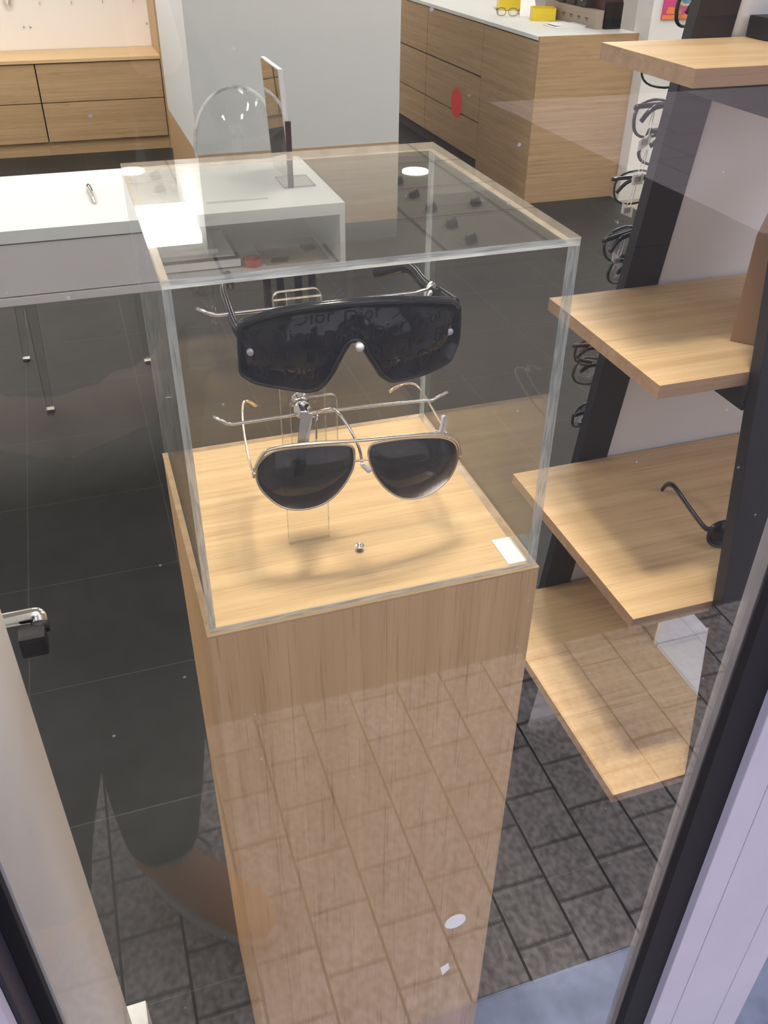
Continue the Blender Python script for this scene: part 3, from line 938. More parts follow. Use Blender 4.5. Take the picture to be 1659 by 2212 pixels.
t = thing('shelf_rack', (0.85, 0.30, 0), 'black A-frame shelf rack with four oak shelves inside the window', 'shelf rack')
AX0, AX1 = 0.632, 0.684
ZT = 2.05
for k, ax in enumerate((AX0, 1.45)):
    aw = AX1 - AX0
    b = B(); b.hexa([(ax, yr(0) - 0.0, 0), (ax + aw, yr(0), 0), (ax + aw, yr(0) + 0.018, 0), (ax, yr(0) + 0.018, 0), (ax, yr(ZT), ZT), (ax + aw, yr(ZT), ZT), (ax + aw, yr(ZT) + 0.018, ZT), (ax, yr(ZT) + 0.018, ZT)], bev=0.001); b.build('back_leg', MAT['black'], t)
    zf = 1.34 if False else 1.95
    b = B(); b.hexa([(ax + 0.003, yf(0) - 0.018, 0), (ax + aw + 0.4 * (k == 9), yf(0) - 0.018, 0), (ax + aw, yf(0), 0), (ax + 0.003, yf(0), 0), (ax + 0.003, yf(zf) - 0.018, zf), (ax + aw, yf(zf) - 0.018, zf), (ax + aw, yf(zf), zf), (ax + 0.003, yf(zf), zf)], bev=0.001); b.build('front_leg', MAT['black'], t)
    for zb in (1.315, 1.020, 0.725, 0.435):
        b = B(); b.box((ax + 0.001, yf(zb) + 0.001, zb), (ax + aw - 0.001, yr(zb) - 0.001, zb + 0.030), bev=0.001); b.build('crossbar', MAT['black'], t)
b = B(); b.hexa([(AX1 + 0.0005, yr(0.02) + 0.004, 0.02), (1.449, yr(0.02) + 0.004, 0.02), (1.449, yr(0.02) + 0.014, 0.02), (AX1 + 0.0005, yr(0.02) + 0.014, 0.02),
                 (AX1 + 0.0005, yr(ZT) + 0.004, ZT), (1.449, yr(ZT) + 0.004, ZT), (1.449, yr(ZT) + 0.014, ZT), (AX1 + 0.0005, yr(ZT) + 0.014, ZT)]); b.build('back_panel', MAT['white'], t)
SX0, SX1 = 0.52, 1.56
SHZ = (1.368, 1.066, 0.767, 0.477)
for z in SHZ:
    b = B(); b.box((SX0, yf(z), z - 0.0165), (SX1, yr(z) - 0.001, z), mis=[0, 0, 1, 1, 1, 1]); b.build('shelf', [MAT['oak_x'], MAT['oak_band_shaded']], t)
    # the crossbars stand under it

# things on the shelves
z = SHZ[0]
b = B(); b.box((0.700, 0.345, z + 0.0005), (0.80, 0.382, z + 0.022), bev=0.002)
tag(b.build('case', MAT['black'], None, (0.75, 0.36, z)), 'flat black case on the top oak shelf against the white panel', 'case')
z = SHZ[1]
t = thing('display_card', (0.72, 0.26, z), 'brown folded card display block standing on the second oak shelf', 'display card')
b = B()
p0, p1 = Vector((0.664, 0.245, z + 0.0005)), Vector((0.684, 0.223, z + 0.0005))
d = Vector((0.74, 0.62, 0)).normalized() * 0.15
h0, h1 = 0.125, 0.185
b.hexa([p0, p1, p1 + d, p0 + d, p0 + Vector((0, 0, h0)), p1 + Vector((0, 0, h0)), p1 + d + Vector((0, 0, h1)), p0 + d + Vector((0, 0, h1))], bev=0.0015)
b.build('cover', MAT['kraft'], t)
b = B()
q = Vector((0.0022, -0.0024, 0))
b.prism([p1 + q * 0.2 + d * 0.03 + Vector((0, 0, 0.004)), p1 + q * 0.2 + d * 0.97 + Vector((0, 0, 0.004)), p1 + q * 0.2 + d * 0.97 + Vector((0, 0, h1 - 0.006)), p1 + q * 0.2 + d * 0.03 + Vector((0, 0, h0 - 0.004))], q)
b.build('printed_face', MAT['paper'], t)


def frame_glasses(name, label, lensmat, framemat, r=0.0012, w=0.062, group=None, wire=False, temple=0.14, folded=False):
    """Folded-open glasses about the origin, front at y=0 facing -y, temples running to +y."""
    tt = thing(name, (0, 0, 0), label, 'glasses', group)
    for s in (-1, 1):
        out = []
        for k in range(24):
            a = 2 * math.pi * k / 24
            out.append((s * 0.035 + 0.027 * math.copysign(abs(math.cos(a)) ** 0.8, math.cos(a)), 0.021 * math.copysign(abs(math.sin(a)) ** 0.8, math.sin(a))))
        bb = B(); bb.shell(out, lambda x: 0.6 * x * x, 0.0012, cuts=8); bb.build('lens', lensmat, tt)
        bb = B(); bb.tube([(x, 0.6 * x * x + 0.0006, zz) for x, zz in out], r, 8, closed=True, rz=r * (1 if wire else 1.6)); bb.build('rim', framemat, tt)
        if folded:
            dy = 0.006 if s > 0 else 0.011
            bb = B(); bb.tube(smooth_path([(s * 0.060, 0.004, 0.014), (s * 0.067, 0.008 + dy * 0.4, 0.017), (s * 0.060, 0.008 + dy, 0.018), (0.0, 0.010 + dy, 0.018 - dy * 0.3), (-s * 0.045, 0.010 + dy, 0.016), (-s * 0.064, 0.009 + dy, 0.002)], 5), r, 8, rz=r * (1 if wire else 1.8)); bb.build('temple', framemat, tt)
            continue
        bb = B(); bb.tube(smooth_path([(s * 0.062, 0.004, 0.008), (s * 0.068, 0.010, 0.009), (s * 0.0685, 0.06, 0.009), (s * 0.067, temple * 0.72, 0.008), (s * 0.064, temple * 0.9, -0.006), (s * 0.062, temple, -0.026)], 5), r, 8, rz=r * (1 if wire else 1.8)); bb.build('temple', framemat, tt)
    bb = B(); bb.tube(smooth_path([(-0.0085, 0.0, 0.004), (0, -0.002, 0.008), (0.0085, 0.0, 0.004)], 5), r, 8); bb.build('bridge', framemat, tt)
    return tt


z = SHZ[2]
g = frame_glasses('sunglasses', 'black sunglasses resting on the third oak shelf behind the front leg', MAT['lens'], MAT['plastic'], r=0.0022, temple=0.15)
g['category'] = 'sunglasses'
g.location = (0.748, 0.205, z + 0.026)
g.rotation_euler = (0.0, 0.0, -0.18)
z = SHZ[3]
t = thing('display_riser', (0.85, 0.24, z), 'white L-shaped display riser on the lowest oak shelf', 'display riser')
b = B(); b.box((0.740, 0.115, z + 0.0005), (1.05, 0.320, z + 0.006), bev=0.0008); b.build('base', MAT['white'], t)
b = B(); b.box((0.740, 0.322, z + 0.0005), (1.05, 0.330, z + 0.20), bev=0.0008); b.build('upstand', MAT['white'], t)
g = frame_glasses('glasses', 'thin wire-rimmed glasses standing on the white riser', MAT['lens_clear'], MAT['steel'], r=0.0009, wire=True)
g.location = (0.895, 0.150, z + 0.030)
g.rotation_euler = (0.1, 0.0, 0.5)

# glasses hung on the shop side of the rack, their temple ends showing past the black leg
names = [('black round', 'plastic'), ('brown tortoiseshell', 'tortoise'), ('thin black', 'plastic')]
LABS = ['dark glasses high on the rack back, above the top shelf near the poster', 'uppermost glasses below the top shelf on the rack back', 'glasses with a square white tag second below the top shelf',
        'glasses with a tilted barcode tag third below the top shelf', 'glasses with a hanging white tag beside the floor edge', 'glasses with a small tag low on the rack back above the second shelf',
        'black glasses peeking out just above the second shelf', 'tortoiseshell glasses just under the second shelf on the rack back', 'dark brown glasses second below the second shelf on the rack back',
        'lowest black glasses on the rack back above the third shelf']
RG = [1.400, 1.318, 1.270, 1.224, 1.184, 1.114, 1.064, 0.932, 0.892, 0.828]
for i, z in enumerate(RG):
    fm = MAT['tortoise'] if i in (7, 8) else MAT['plastic']
    g = frame_glasses('glasses', LABS[i], MAT['lens_clear'], fm, r=0.0013 if i in (1, 4) else 0.0017, folded=True)
    # fronts face the shop: turned round, temples pointing back to the rack
    g.location = (AX0 + 0.060 - 0.006 * (i % 3), yr(z) + 0.056, z + 0.004)
    g.rotation_euler = (math.radians(-6 + 5 * (i % 3)), (0.22, -0.15, 0.05, -0.28, 0.12)[i % 5], math.pi + (0.18, -0.25, 0.05)[i % 3])
    if i in (2, 3, 4, 5):
        lx, ly = AX0 - 0.003 + 0.004 * (i % 2), yr(z) + 0.038
        tt = thing('price_tag', (lx, ly, z), ['square white paper tag hanging second below the top shelf', 'tilted white barcode tag hanging beside the baseboard', 'white barcode tag hanging over the dark floor edge', 'small white tag hanging lowest above the second shelf'][i - 2], 'price tag')
        bb = B(); bb.tube(smooth_path([(lx + 0.006, ly, z + 0.012), (lx + 0.001, ly - 0.002, z - 0.004), (lx - 0.002, ly - 0.003, z - 0.014), (lx + 0.003, ly - 0.003, z - 0.013), (lx + 0.008, ly, z + 0.010)], 4, closed=True), 0.0005, 6, closed=True); bb.build('string', MAT['whiteplastic'], tt)
        sk = 0.004 * (i - 3)
        bb = B(); bb.prism([(lx - 0.009, ly - 0.003, z - 0.014 + sk), (lx + 0.009, ly - 0.001, z - 0.014 - sk), (lx + 0.009, ly - 0.001, z - 0.027 - sk), (lx - 0.009, ly - 0.003, z - 0.027 + sk)], (0, 0.0006, 0)); bb.build('paper', MAT['paper'], tt)
        bb = B()
        for kk in range(7):
            xx = lx - 0.006 + kk * 0.0014
            bb.box((xx, ly - 0.0042, z - 0.023), (xx + 0.0006 + 0.0003 * (kk % 2), ly - 0.0038, z - 0.0165))
        bb.build('barcode_print', MAT['printed'], tt)

# ------------------------------------------------------------------ white desk
t = thing('desk', (0.0, 2.25, 0), 'white desk with a grey front and an open pigeonhole behind the plinth', 'desk')
DX0, DX1, DY0, DY1 = -1.6, 0.698, 1.995, 2.560
b = B(); b.box((DX0, DY0, 0.706), (DX1, DY1, 0.740), bev=0.001, mis=None); top = b.build('desktop', MAT['lam_white'], t)
b = B(); b.box((DX0, DY0 + 0.0, 0.534), (DX1, DY1, 0.556), bev=0.001); b.build('bottom_board', MAT['lam_grey'], t)
b = B(); b.box((DX1 - 0.016, DY0 + 0.0002, 0.5565), (DX1, DY1, 0.7055), bev=0.001); b.build('side_panel', MAT['lam_white'], t)
b = B(); b.box((0.10, DY0 + 0.006, 0.5565), (0.118, DY1, 0.7055), bev=0.001); b.build('divider', MAT['lam_grey'], t)
b = B(); b.box((0.1185, DY1 - 0.014, 0.5565), (DX1 - 0.0165, DY1, 0.7055)); b.build('back_panel', MAT['lam_white'], t)
b = B(); b.box((DX0, DY0 + 0.004, 0.560), (0.0995, DY0 + 0.022, 0.702), bev=0.001); b.build('drawer_front', MAT['lam_grey'], t)
for lx, ly in ((0.525, 2.38), (0.575, 2.40), (0.635, 2.38), (0.69, 2.40), (-1.5, 2.4)):
    b = B(); b.box((lx - 0.011, ly - 0.015, 0.0), (lx + 0.011, ly + 0.015, 0.5335), bev=0.002); b.build('leg', MAT['black'], t)

# on the desk
t = thing('pen', (-0.004, 2.26, 0.74), 'silver ballpoint pen with a dark clip on the white desk', 'pen')
b = B(); b.tube([(-0.009, 2.345, 0.7455), (-0.008, 2.335, 0.7455), (-0.002, 2.24, 0.7455), (0.0005, 2.20, 0.7455), (0.002, 2.182, 0.7448), (0.0025, 2.175, 0.7445)], [0.0035, 0.0048, 0.0054, 0.0052, 0.003, 0.0008], 12); b.build('barrel', MAT['chrome'], t)
b = B(); b.tube(smooth_path([(-0.010, 2.350, 0.7475), (-0.006, 2.352, 0.752), (-0.0015, 2.33, 0.753), (0.002, 2.285, 0.7515)], 5), 0.0018, 8); b.build('clip', MAT['black'], t)
b = B(); b.box((0.310, 2.088, 0.7402), (0.395, 2.103, 0.7425), bev=0.0008); b.box((0.395, 2.090, 0.7402), (0.492, 2.101, 0.7415), bev=0.0004)
o = b.build('ruler', MAT['lens_clear'], None, (0.40, 2.095, 0.74)); tag(o, 'clear plastic ruler lying on the desk under the cover reflection', 'ruler')
t = thing('table_mirror', (0.575, 2.30, 0.74), 'upright framed table mirror seen nearly edge-on on the desk', 'mirror')


def mx_(z):
    return 0.582 - (z - 0.75) * 0.058


b = B(); b.hexa([(mx_(0.745), 2.192, 0.745), (mx_(0.745) + 0.0125, 2.192, 0.745), (mx_(0.745) + 0.0125, 2.435, 0.745), (mx_(0.745), 2.435, 0.745),
                 (mx_(1.068), 2.192, 1.068), (mx_(1.068) + 0.0125, 2.192, 1.068), (mx_(1.068) + 0.0125, 2.435, 1.068), (mx_(1.068), 2.435, 1.068)], bev=0.0008); b.build('frame', MAT['whiteplastic'], t)
b = B(); b.prism([(mx_(0.75) - 0.0004, 2.195, 0.752), (mx_(0.75) - 0.0004, 2.432, 0.752), (mx_(1.065) - 0.0004, 2.432, 1.0655), (mx_(1.065) - 0.0004, 2.195, 1.0655)], (-0.0012, 0, 0)); b.build('mirror_glass', MAT['mirror'], t)
b = B(); b.box((0.574, 2.182, 0.7402), (0.5905, 2.1912, 0.930), bev=0.001); b.box((0.560, 2.182, 0.7402), (0.66, 2.31, 0.7440), bev=0.001, mi=1); b.build('stand', [MAT['darkwine'], MAT['ghost']], t)

# in the pigeonhole
ZB = 0.5565
t = thing('folder', (0.27, 2.16, ZB), 'thick navy ring folder lying in the desk pigeonhole', 'folder')
b = B(); b.box((0.14, 2.06, ZB), (0.39, 2.36, ZB + 0.030), bev=0.003); b.build('cover', MAT['navy'], t)
b = B(); b.box((0.145, 2.056, ZB + 0.004), (0.388, 2.0595, ZB + 0.026)); b.build('pages', MAT['paper'], t)
b = B(); b.box((0.16, 2.075, ZB + 0.0305), (0.375, 2.31, ZB + 0.0345)); tag(b.build('papers', MAT['paper'], None, (0.27, 2.2, ZB + 0.03)), 'sheaf of white papers on the navy folder in the pigeonhole', 'paper')
b = B(); b.box((0.13, 2.10, ZB + 0.035), (0.33, 2.34, ZB + 0.048), bev=0.001); tag(b.build('binder', MAT['lam_grey'], None, (0.23, 2.2, ZB + 0.035)), 'grey binder topmost of the stack in the pigeonhole', 'binder')
b = B(); b.lathe([(0.026, 0.0), (0.028, 0.002), (0.028, 0.020), (0.026, 0.022), (0.013, 0.022), (0.012, 0.002)], (0.425, 2.065, ZB), seg=28); tag(b.build('tape_roll', MAT['red'], None, (0.425, 2.065, ZB)), 'red roll of tape beside the folder in the pigeonhole', 'tape')
t = thing('eyewear_tray', (0.55, 2.14, ZB), 'pale tray of loose glasses parts in the desk pigeonhole', 'tray')
b = B(); b.box((0.465, 2.045, ZB), (0.66, 2.26, ZB + 0.003), bev=0.001); b.build('sheet', MAT['taupe'], t)
b = B(); b.prism([(0.48, 2.055, ZB + 0.0035), (0.53, 2.050, ZB + 0.0035), (0.54, 2.085, ZB + 0.0035), (0.49, 2.09, ZB + 0.0035)], (0, 0, 0.004)); b.build('lens_blank', MAT['black'], t)
b = B(); b.prism([(0.605, 2.12, ZB + 0.0035), (0.64, 2.13, ZB + 0.0035), (0.645, 2.19, ZB + 0.0035), (0.60, 2.18, ZB + 0.0035)], (0, 0, 0.004)); b.build('lens_blank', MAT['black'], t)

# clear stool whose legs show below the desk
t = thing('stool', (-0.1, 2.62, 0), 'low clear plastic stool with chrome feet tucked behind the desk', 'stool')
b = B(); b.box((-0.30, 2.34, 0.440), (0.13, 2.80, 0.452), bev=0.004); b.build('seat', MAT['ghost'], t)
for (x0, y0), (x1, y1) in (((-0.245, 2.36), (-0.260, 2.382)), ((-0.30, 2.76), (-0.337, 2.826)), ((0.10, 2.66), (0.102, 2.67)), ((0.12, 2.36), (0.14, 2.35))):
    b = B(); b.hexa([(x1 - 0.011, y1 - 0.009, 0.012), (x1 + 0.011, y1 - 0.009, 0.012), (x1 + 0.011, y1 + 0.009, 0.012), (x1 - 0.011, y1 + 0.009, 0.012), (x0 - 0.017, y0 - 0.012, 0.44), (x0 + 0.017, y0 - 0.012, 0.44), (x0 + 0.017, y0 + 0.012, 0.44), (x0 - 0.017, y0 + 0.012, 0.44)],
                     mis=[0, 0, 0, 1, 0, 1])
    lg = b.build('leg', [MAT['ghost'], MAT['spotcan']], t)
    b = B(); b.box((x1 - 0.013, y1 - 0.011, 0.0), (x1 + 0.013, y1 + 0.011, 0.0118), bev=0.002); b.build('foot_cap', MAT['chrome'], lg)

# clear chair behind the desk
t = thing('chair', (0.56, 3.1, 0), 'clear plastic chair with a round back behind the white desk', 'chair')
out = []
for k in range(40):
    a = 2 * math.pi * k / 40
    out.append((0.555 + 0.155 * math.cos(a), 0.70 + 0.207 * math.sin(a)))
b = B(); b.shell(out, lambda x: 2.90 - 1.6 * (x - 0.555) ** 2 * -1.0, 0.006, cuts=18); b.build('backrest', MAT['ghost'], t)
b = B(); b.tube([(x, 2.903 + 1.6 * (x - 0.555) ** 2, zz) for x, zz in out], 0.006, 8, closed=True); b.build('back_rim', MAT['ghost_rim'], t)
b = B(); b.tube([(0.555 + 0.19 * math.cos(a), 3.12 + 0.20 * math.sin(a), 0.455) for a in [k * math.pi / 16 for k in range(32)]], 0.012, 8, closed=True); b.lathe([(0, 0), (0.18, 0.0), (0.18, 0.008), (0, 0.008)], (0.555, 3.12, 0.45), seg=32); b.build('seat', MAT['ghost'], t)
for sx in (-1, 1):
    b = B(); b.tube([(0.555 + sx * 0.16, 3.30, 0.45), (0.555 + sx * 0.175, 3.33, 0.0)], [0.018, 0.011], 10); b.build('leg', MAT['ghost'], t)
    b = B(); b.tube([(0.555 + sx * 0.10, 2.91, 0.52), (0.555 + sx * 0.13, 2.95, 0.45), (0.555 + sx * 0.16, 2.90, 0.0)], [0.014, 0.018, 0.011], 10); b.build('leg', MAT['ghost'], t)

# ------------------------------------------------------------------ low drawer cabinets at the back


def drawer_unit(name, x0, x1, label):
    tt = thing(name, ((x0 + x1) / 2, 6.2, 0), label, 'cabinet', 'low oak drawer cabinets along the back')
    bb = B(); bb.box((x0, 6.04, 0.083), (x1, 6.42, 0.552)); bb.build('carcass', MAT['seam'], tt)
    for za, zb in ((0.085, 0.3195), (0.3245, 0.548)):
        bb = B(); bb.box((x0 + 0.0035, 6.019, za), (x1 - 0.0035, 6.039, zb), bev=0.001); bb.build('drawer', MAT['cab_x'], tt)
    bb = B(); bb.box((x0, 6.035, 0.0), (x1, 6.06, 0.082)); bb.build('plinth_board', MAT['cab_x'], tt)


drawer_unit('drawer_cabinet', -0.163, 0.617, 'low oak cabinet of two wide drawers next to the grey partition')
drawer_unit('drawer_cabinet', -0.943, -0.164, 'low oak cabinet of drawers cut off by the picture edge')
drawer_unit('drawer_cabinet', -1.723, -0.944, 'low oak cabinet of drawers farther along the back wall')
b = B(); b.box((-1.73, 6.012, 0.5535), (0.618, 6.45, 0.573), bev=0.001); tag(b.build('cabinet_top', MAT['oak_x'], None, (-0.5, 6.2, 0.55)), 'light oak top running along the low drawer cabinets', 'worktop')
b = B(); b.box((0.6185, 6.012, 0.0), (0.642, 6.47, 2.3), bev=0.001); tag(b.build('end_panel', MAT['cab_z'], None, (0.63, 6.2, 0)), 'upright oak end panel of the back display beside the grey partition', 'panel')
t = thing('display_board', (-0.5, 6.46, 0.57), 'white pegged display board standing above the low oak cabinets', 'display board')
b = B(); b.box((-1.73, 6.452, 0.574), (0.618, 6.475, 2.3)); b.build('board', MAT['warmwhite'], t)
for k in [0, 1, 2, 3, 5, 6, 7, 8, 9]:
    x = 0.529 - k * 0.198
    b = B(); b.tube([(x, 6.452, 0.850), (x, 6.435, 0.850), (x, 6.430, 0.838)], 0.003, 8); b.build('peg', MAT['steel'], t)
for x, z in ((0.60, 0.711), (-0.150, 0.709), (-0.190, 0.710)):
    b = B(); b.lathe([(0.005, 0.0), (0.005, 0.006), (0.0, 0.007)], (x, 6.452, z), axis=(0, -1, 0), seg=12); b.build('screw_cap', MAT['steel'], t)
b = B(); b.prism([(-0.285, 6.44, 0.90), (-0.235, 6.44, 0.90), (-0.262, 6.44, 0.838)], (0, -0.03, 0)); b.tube([(-0.262, 6.451, 0.88), (-0.262, 6.42, 0.88)], 0.004, 8)
tag(b.build('eyewear_peg_holder', MAT['lam_grey'], None, (-0.262, 6.44, 0.87)), 'grey pointed holder hanging at the top corner of the white board', 'holder')

# ------------------------------------------------------------------ oak counter with drawers
CX0, CX1, CY0, CY1 = 2.392, 2.985, 4.14, 8.2
t = thing('counter', (2.7, 5.5, 0), 'oak service counter with drawers and a white worktop', 'counter')
b = B(); b.box((CX0 + 0.02, CY0 + 0.02, 0.0), (CX1, CY1, 0.838)); b.build('carcass', MAT['seam'], t)
b = B(); b.box((CX0, CY0, 0.0), (CX1, CY0 + 0.019, 0.858), bev=0.0008); b.build('end_panel', MAT['cab_x'], t)
b = B(); b.box((CX0, CY0 + 0.0195, 0.0), (CX0 + 0.019, 4.858, 0.832), bev=0.0008); b.build('side_panel', MAT['cab_y'], t)
for ya, yb in ((4.864, 5.786), (5.794, 6.80), (6.808, 8.2)):
    for za, zb in ((0.075, 0.290), (0.298, 0.549), (0.558, 0.832)):
        b = B(); b.box((CX0, ya, za), (CX0 + 0.019, yb, zb), bev=0.0008); b.build('drawer', MAT['cab_y'], t)
b = B(); b.box((CX0 - 0.004, CY0 + 0.0195, 0.8385), (CX1, CY1, 0.858), bev=0.001); b.build('worktop', MAT['lam_white'], t)
b = B(); b.lathe([(0.0, 0.0), (0.088, 0.0), (0.088, 0.0012), (0.0, 0.0012)], (CX0 - 0.0012, 5.22, 0.345), axis=(1, 0, 0), seg=40, smooth=False); tag(b.build('sticker', MAT['redsticker'], None, (CX0, 5.22, 0.345)), 'round bright red sticker on the oak counter drawers', 'sticker')

ZC = 0.8585


def tray(x, y, w, d_, h, label, rz):
    tt = thing('parts_tray', (0, 0, 0), label, 'tray')
    bb = B()
    bb.box((-w / 2, -d_ / 2, 0.0), (w / 2, d_ / 2, 0.004))
    for lo, hi in (((-w / 2, -d_ / 2), (w / 2, -d_ / 2 + 0.004)), ((-w / 2, d_ / 2 - 0.004), (w / 2, d_ / 2)), ((-w / 2, -d_ / 2 + 0.004), (-w / 2 + 0.004, d_ / 2 - 0.004)), ((w / 2 - 0.004, -d_ / 2 + 0.004), (w / 2, d_ / 2 - 0.004))):
        bb.box((lo[0], lo[1], 0.004), (hi[0], hi[1], h))
    bb.build('bin', MAT['yellow'], tt)
    bb = B(); bb.box((-w / 2 - 0.0008, -d_ * 0.25, h * 0.35), (-w / 2 - 0.0002, -d_ * 0.02, h * 0.85)); bb.build('sticker_label', MAT['paper'], tt)
    tt.location = (x, y, ZC)
    tt.rotation_euler = (0, 0, rz)
    return tt


tray(2.735, 4.80, 0.135, 0.135, 0.062, 'yellow plastic parts tray with a white label, the one nearer the counter end', -0.35)
tray(2.80, 5.34, 0.20, 0.20, 0.062, 'yellow plastic parts tray behind the paper cone', -0.35)
t = thing('paper_cone', (2.72, 5.03, ZC), 'white paper slip leaning against the yellow trays with a pair of spectacles on it', 'paper')
b = B(); b.hexa([(2.66, 4.95, ZC), (2.75, 4.90, ZC), (2.755, 4.905, ZC), (2.662, 4.955, ZC), (2.76, 5.16, ZC + 0.075), (2.83, 5.12, ZC + 0.085), (2.832, 5.122, ZC + 0.087), (2.762, 5.162, ZC + 0.077)]); b.build('sheet', MAT['paper'], t)
g = frame_glasses('glasses', 'thin dark spectacles lying by the yellow tray on the counter', MAT['lens_clear'], MAT['darkframe'], r=0.0016)
g.location = (2.58, 4.96, ZC + 0.026)
g.rotation_euler = (0.0, 0.0, -0.5)
b = B()
b.box((2.62, 4.40, ZC), (2.80, 4.56, ZC + 0.004)); b.box((2.66, 4.42, ZC + 0.0042), (2.83, 4.58, ZC + 0.008)); b.box((2.64, 4.45, ZC + 0.0082), (2.78, 4.60, ZC + 0.010))
tag(b.build('papers', MAT['paper'], None, (2.7, 4.5, ZC)), 'loose pile of papers at the counter end before the taupe display', 'paper')
b = B(); b.box((2.56, 5.95, ZC), (2.66, 6.25, ZC + 0.012)); tag(b.build('document', MAT['paper'], None, (2.6, 6.1, ZC)), 'white document lying far along the counter top', 'paper')
t = thing('case_display', (2.86, 4.55, ZC), 'dark wine-coloured display block of boxed cases on a taupe foot at the counter end', 'display')
b = B(); b.box((2.822, 4.33, ZC), (2.865, 4.95, ZC + 0.090), bev=0.002); b.build('foot', MAT['taupe'], t)
b = B(); b.box((2.866, 4.335, ZC), (2.978, 4.95, ZC + 0.45), bev=0.002); b.build('block', MAT['darkwine'], t)
for k in range(3):
    yy = 4.46 + k * 0.13
    b = B(); b.box((2.818, yy, ZC + 0.095), (2.8655, yy + 0.10, ZC + 0.19), bev=0.003); bx = b.build('boxed_case', MAT['black'], t)
    b = B(); b.tube([(2.817, yy + 0.05 + 0.018 * math.cos(a), ZC + 0.14 + 0.018 * math.sin(a)) for a in [q * math.pi / 8 for q in range(16)]], 0.0025, 6, closed=True); b.build('ring_emblem', MAT['steel'], bx)
b = B()
for k in range(5):
    yy = 4.42 + k * 0.09
    b.box((2.8212, yy, ZC + 0.040), (2.8218, yy + 0.035, ZC + 0.046)); b.box((2.8212, yy + 0.006, ZC + 0.032), (2.8218, yy + 0.028, ZC + 0.036))
b.build('lettering_marks', MAT['seam'], t)
b = B(); b.box((2.870, 4.318, ZC), (2.972, 4.330, ZC + 0.13), bev=0.001); tag(b.build('glass_block', MAT['lens'], None, (2.92, 4.32, ZC)), 'smoked glass panel before the dark display at the counter end', 'panel')

# poster on the white side wall
t = thing('poster', (3.25, 4.04, 1.1), 'bright pink, orange and blue poster on the white wall', 'poster')
b = B(); b.box((3.042, 4.040, 0.932), (3.60, 4.049, 1.65)); b.build('sheet', MAT['art_pink'], t)
b = B(); b.prism([(3.042, 4.0398, 0.932), (3.60, 4.0398, 0.932), (3.60, 4.0398, 0.955), (3.042, 4.0398, 0.952)], (0, -0.0015, 0)); b.build('orange_border', MAT['art_orange'], t)
b = B(); b.prism([(3.06, 4.0392, 0.957), (3.16, 4.0392, 0.956), (3.13, 4.0392, 0.985), (3.07, 4.0392, 0.99)], (0, -0.0015, 0)); b.build('orange_shape', MAT['art_orange'], t)
b = B(); b.prism([(3.12, 4.0392, 1.01), (3.16, 4.0392, 0.992), (3.26, 4.0392, 0.995), (3.30, 4.0392, 1.06), (3.20, 4.0392, 1.10), (3.13, 4.0392, 1.06)], (0, -0.0012, 0)); b.build('cream_shape', MAT['art_cream'], t)
b = B(); b.prism([(3.14, 4.0380, 1.015), (3.17, 4.0380, 1.002), (3.25, 4.0380, 1.005), (3.28, 4.0380, 1.055), (3.20, 4.0380, 1.085), (3.15, 4.0380, 1.055)], (0, -0.0012, 0)); b.build('blue_shape', MAT['art_sky'], t)

# spots of white stuck on the window glass
b = B(); b.lathe([(0.0, 0.0), (0.0115, 0.0), (0.0115, 0.0006), (0.0, 0.0006)], (0.199, -0.1018, 0.637), axis=(0, 1, 0), seg=24, smooth=False); tag(b.build('window_sticker', MAT['paper'], None, (0.199, -0.105, 0.637)), 'round white sticker on the window glass before the plinth', 'sticker')
b = B(); b.prism([(0.187, -0.1018, 0.552), (0.196, -0.1018, 0.557), (0.198, -0.1018, 0.546), (0.190, -0.1018, 0.536)], (0, 0.0006, 0)); tag(b.build('window_sticker', MAT['paper'], None, (0.193, -0.105, 0.545)), 'small torn scrap of white paper on the window glass below the round sticker', 'sticker')

# ------------------------------------------------------------------ the person on the pavement, seen mirrored in the glass


def skinned(name, verts, edges, mat, root, sub=2, smooth=True):
    """verts: (x, y, z, rx, ry)"""
    me = bpy.data.meshes.new(name)
    off = BASES[root.name] if root is not None else Vector((0, 0, 0))
    me.from_pydata([Vector(v[:3]) - off for v in verts], edges, [])
    me.update()
    o = bpy.data.objects.new(name, me)
    COL.objects.link(o)
    sk = o.modifiers.new('skin', 'SKIN')
    sk.use_smooth_shade = True
    for i, v in enumerate(verts):
        me.skin_vertices[0].data[i].radius = (v[3], v[4])
    me.skin_vertices[0].data[0].use_root = True
    s = o.modifiers.new('sub', 'SUBSURF')
    s.levels = s.render_levels = sub
    me.materials.append(mat)
    if root is not None:
        o.parent = root
        BASES[o.name] = off
    return o


PX, PY = -0.12, -0.98
person = thing('person', (PX, PY, 0), 'person in dark jacket, dark trousers and tan shoes taking the photo, mirrored in the glass', 'person')
V = [(PX, PY, 0.93, 0.165, 0.12), (PX, PY + 0.01, 1.10, 0.15, 0.11), (PX, PY + 0.02, 1.28, 0.175, 0.12), (PX, PY + 0.03, 1.41, 0.14, 0.09), (PX + 0.01, PY + 0.05, 1.49, 0.055, 0.055), (PX + 0.015, PY + 0.08, 1.56, 0.06, 0.065), (PX + 0.02, PY + 0.10, 1.64, 0.078, 0.092), (PX + 0.02, PY + 0.10, 1.715, 0.06, 0.07)]
Ed = [(i, i + 1) for i in range(7)]
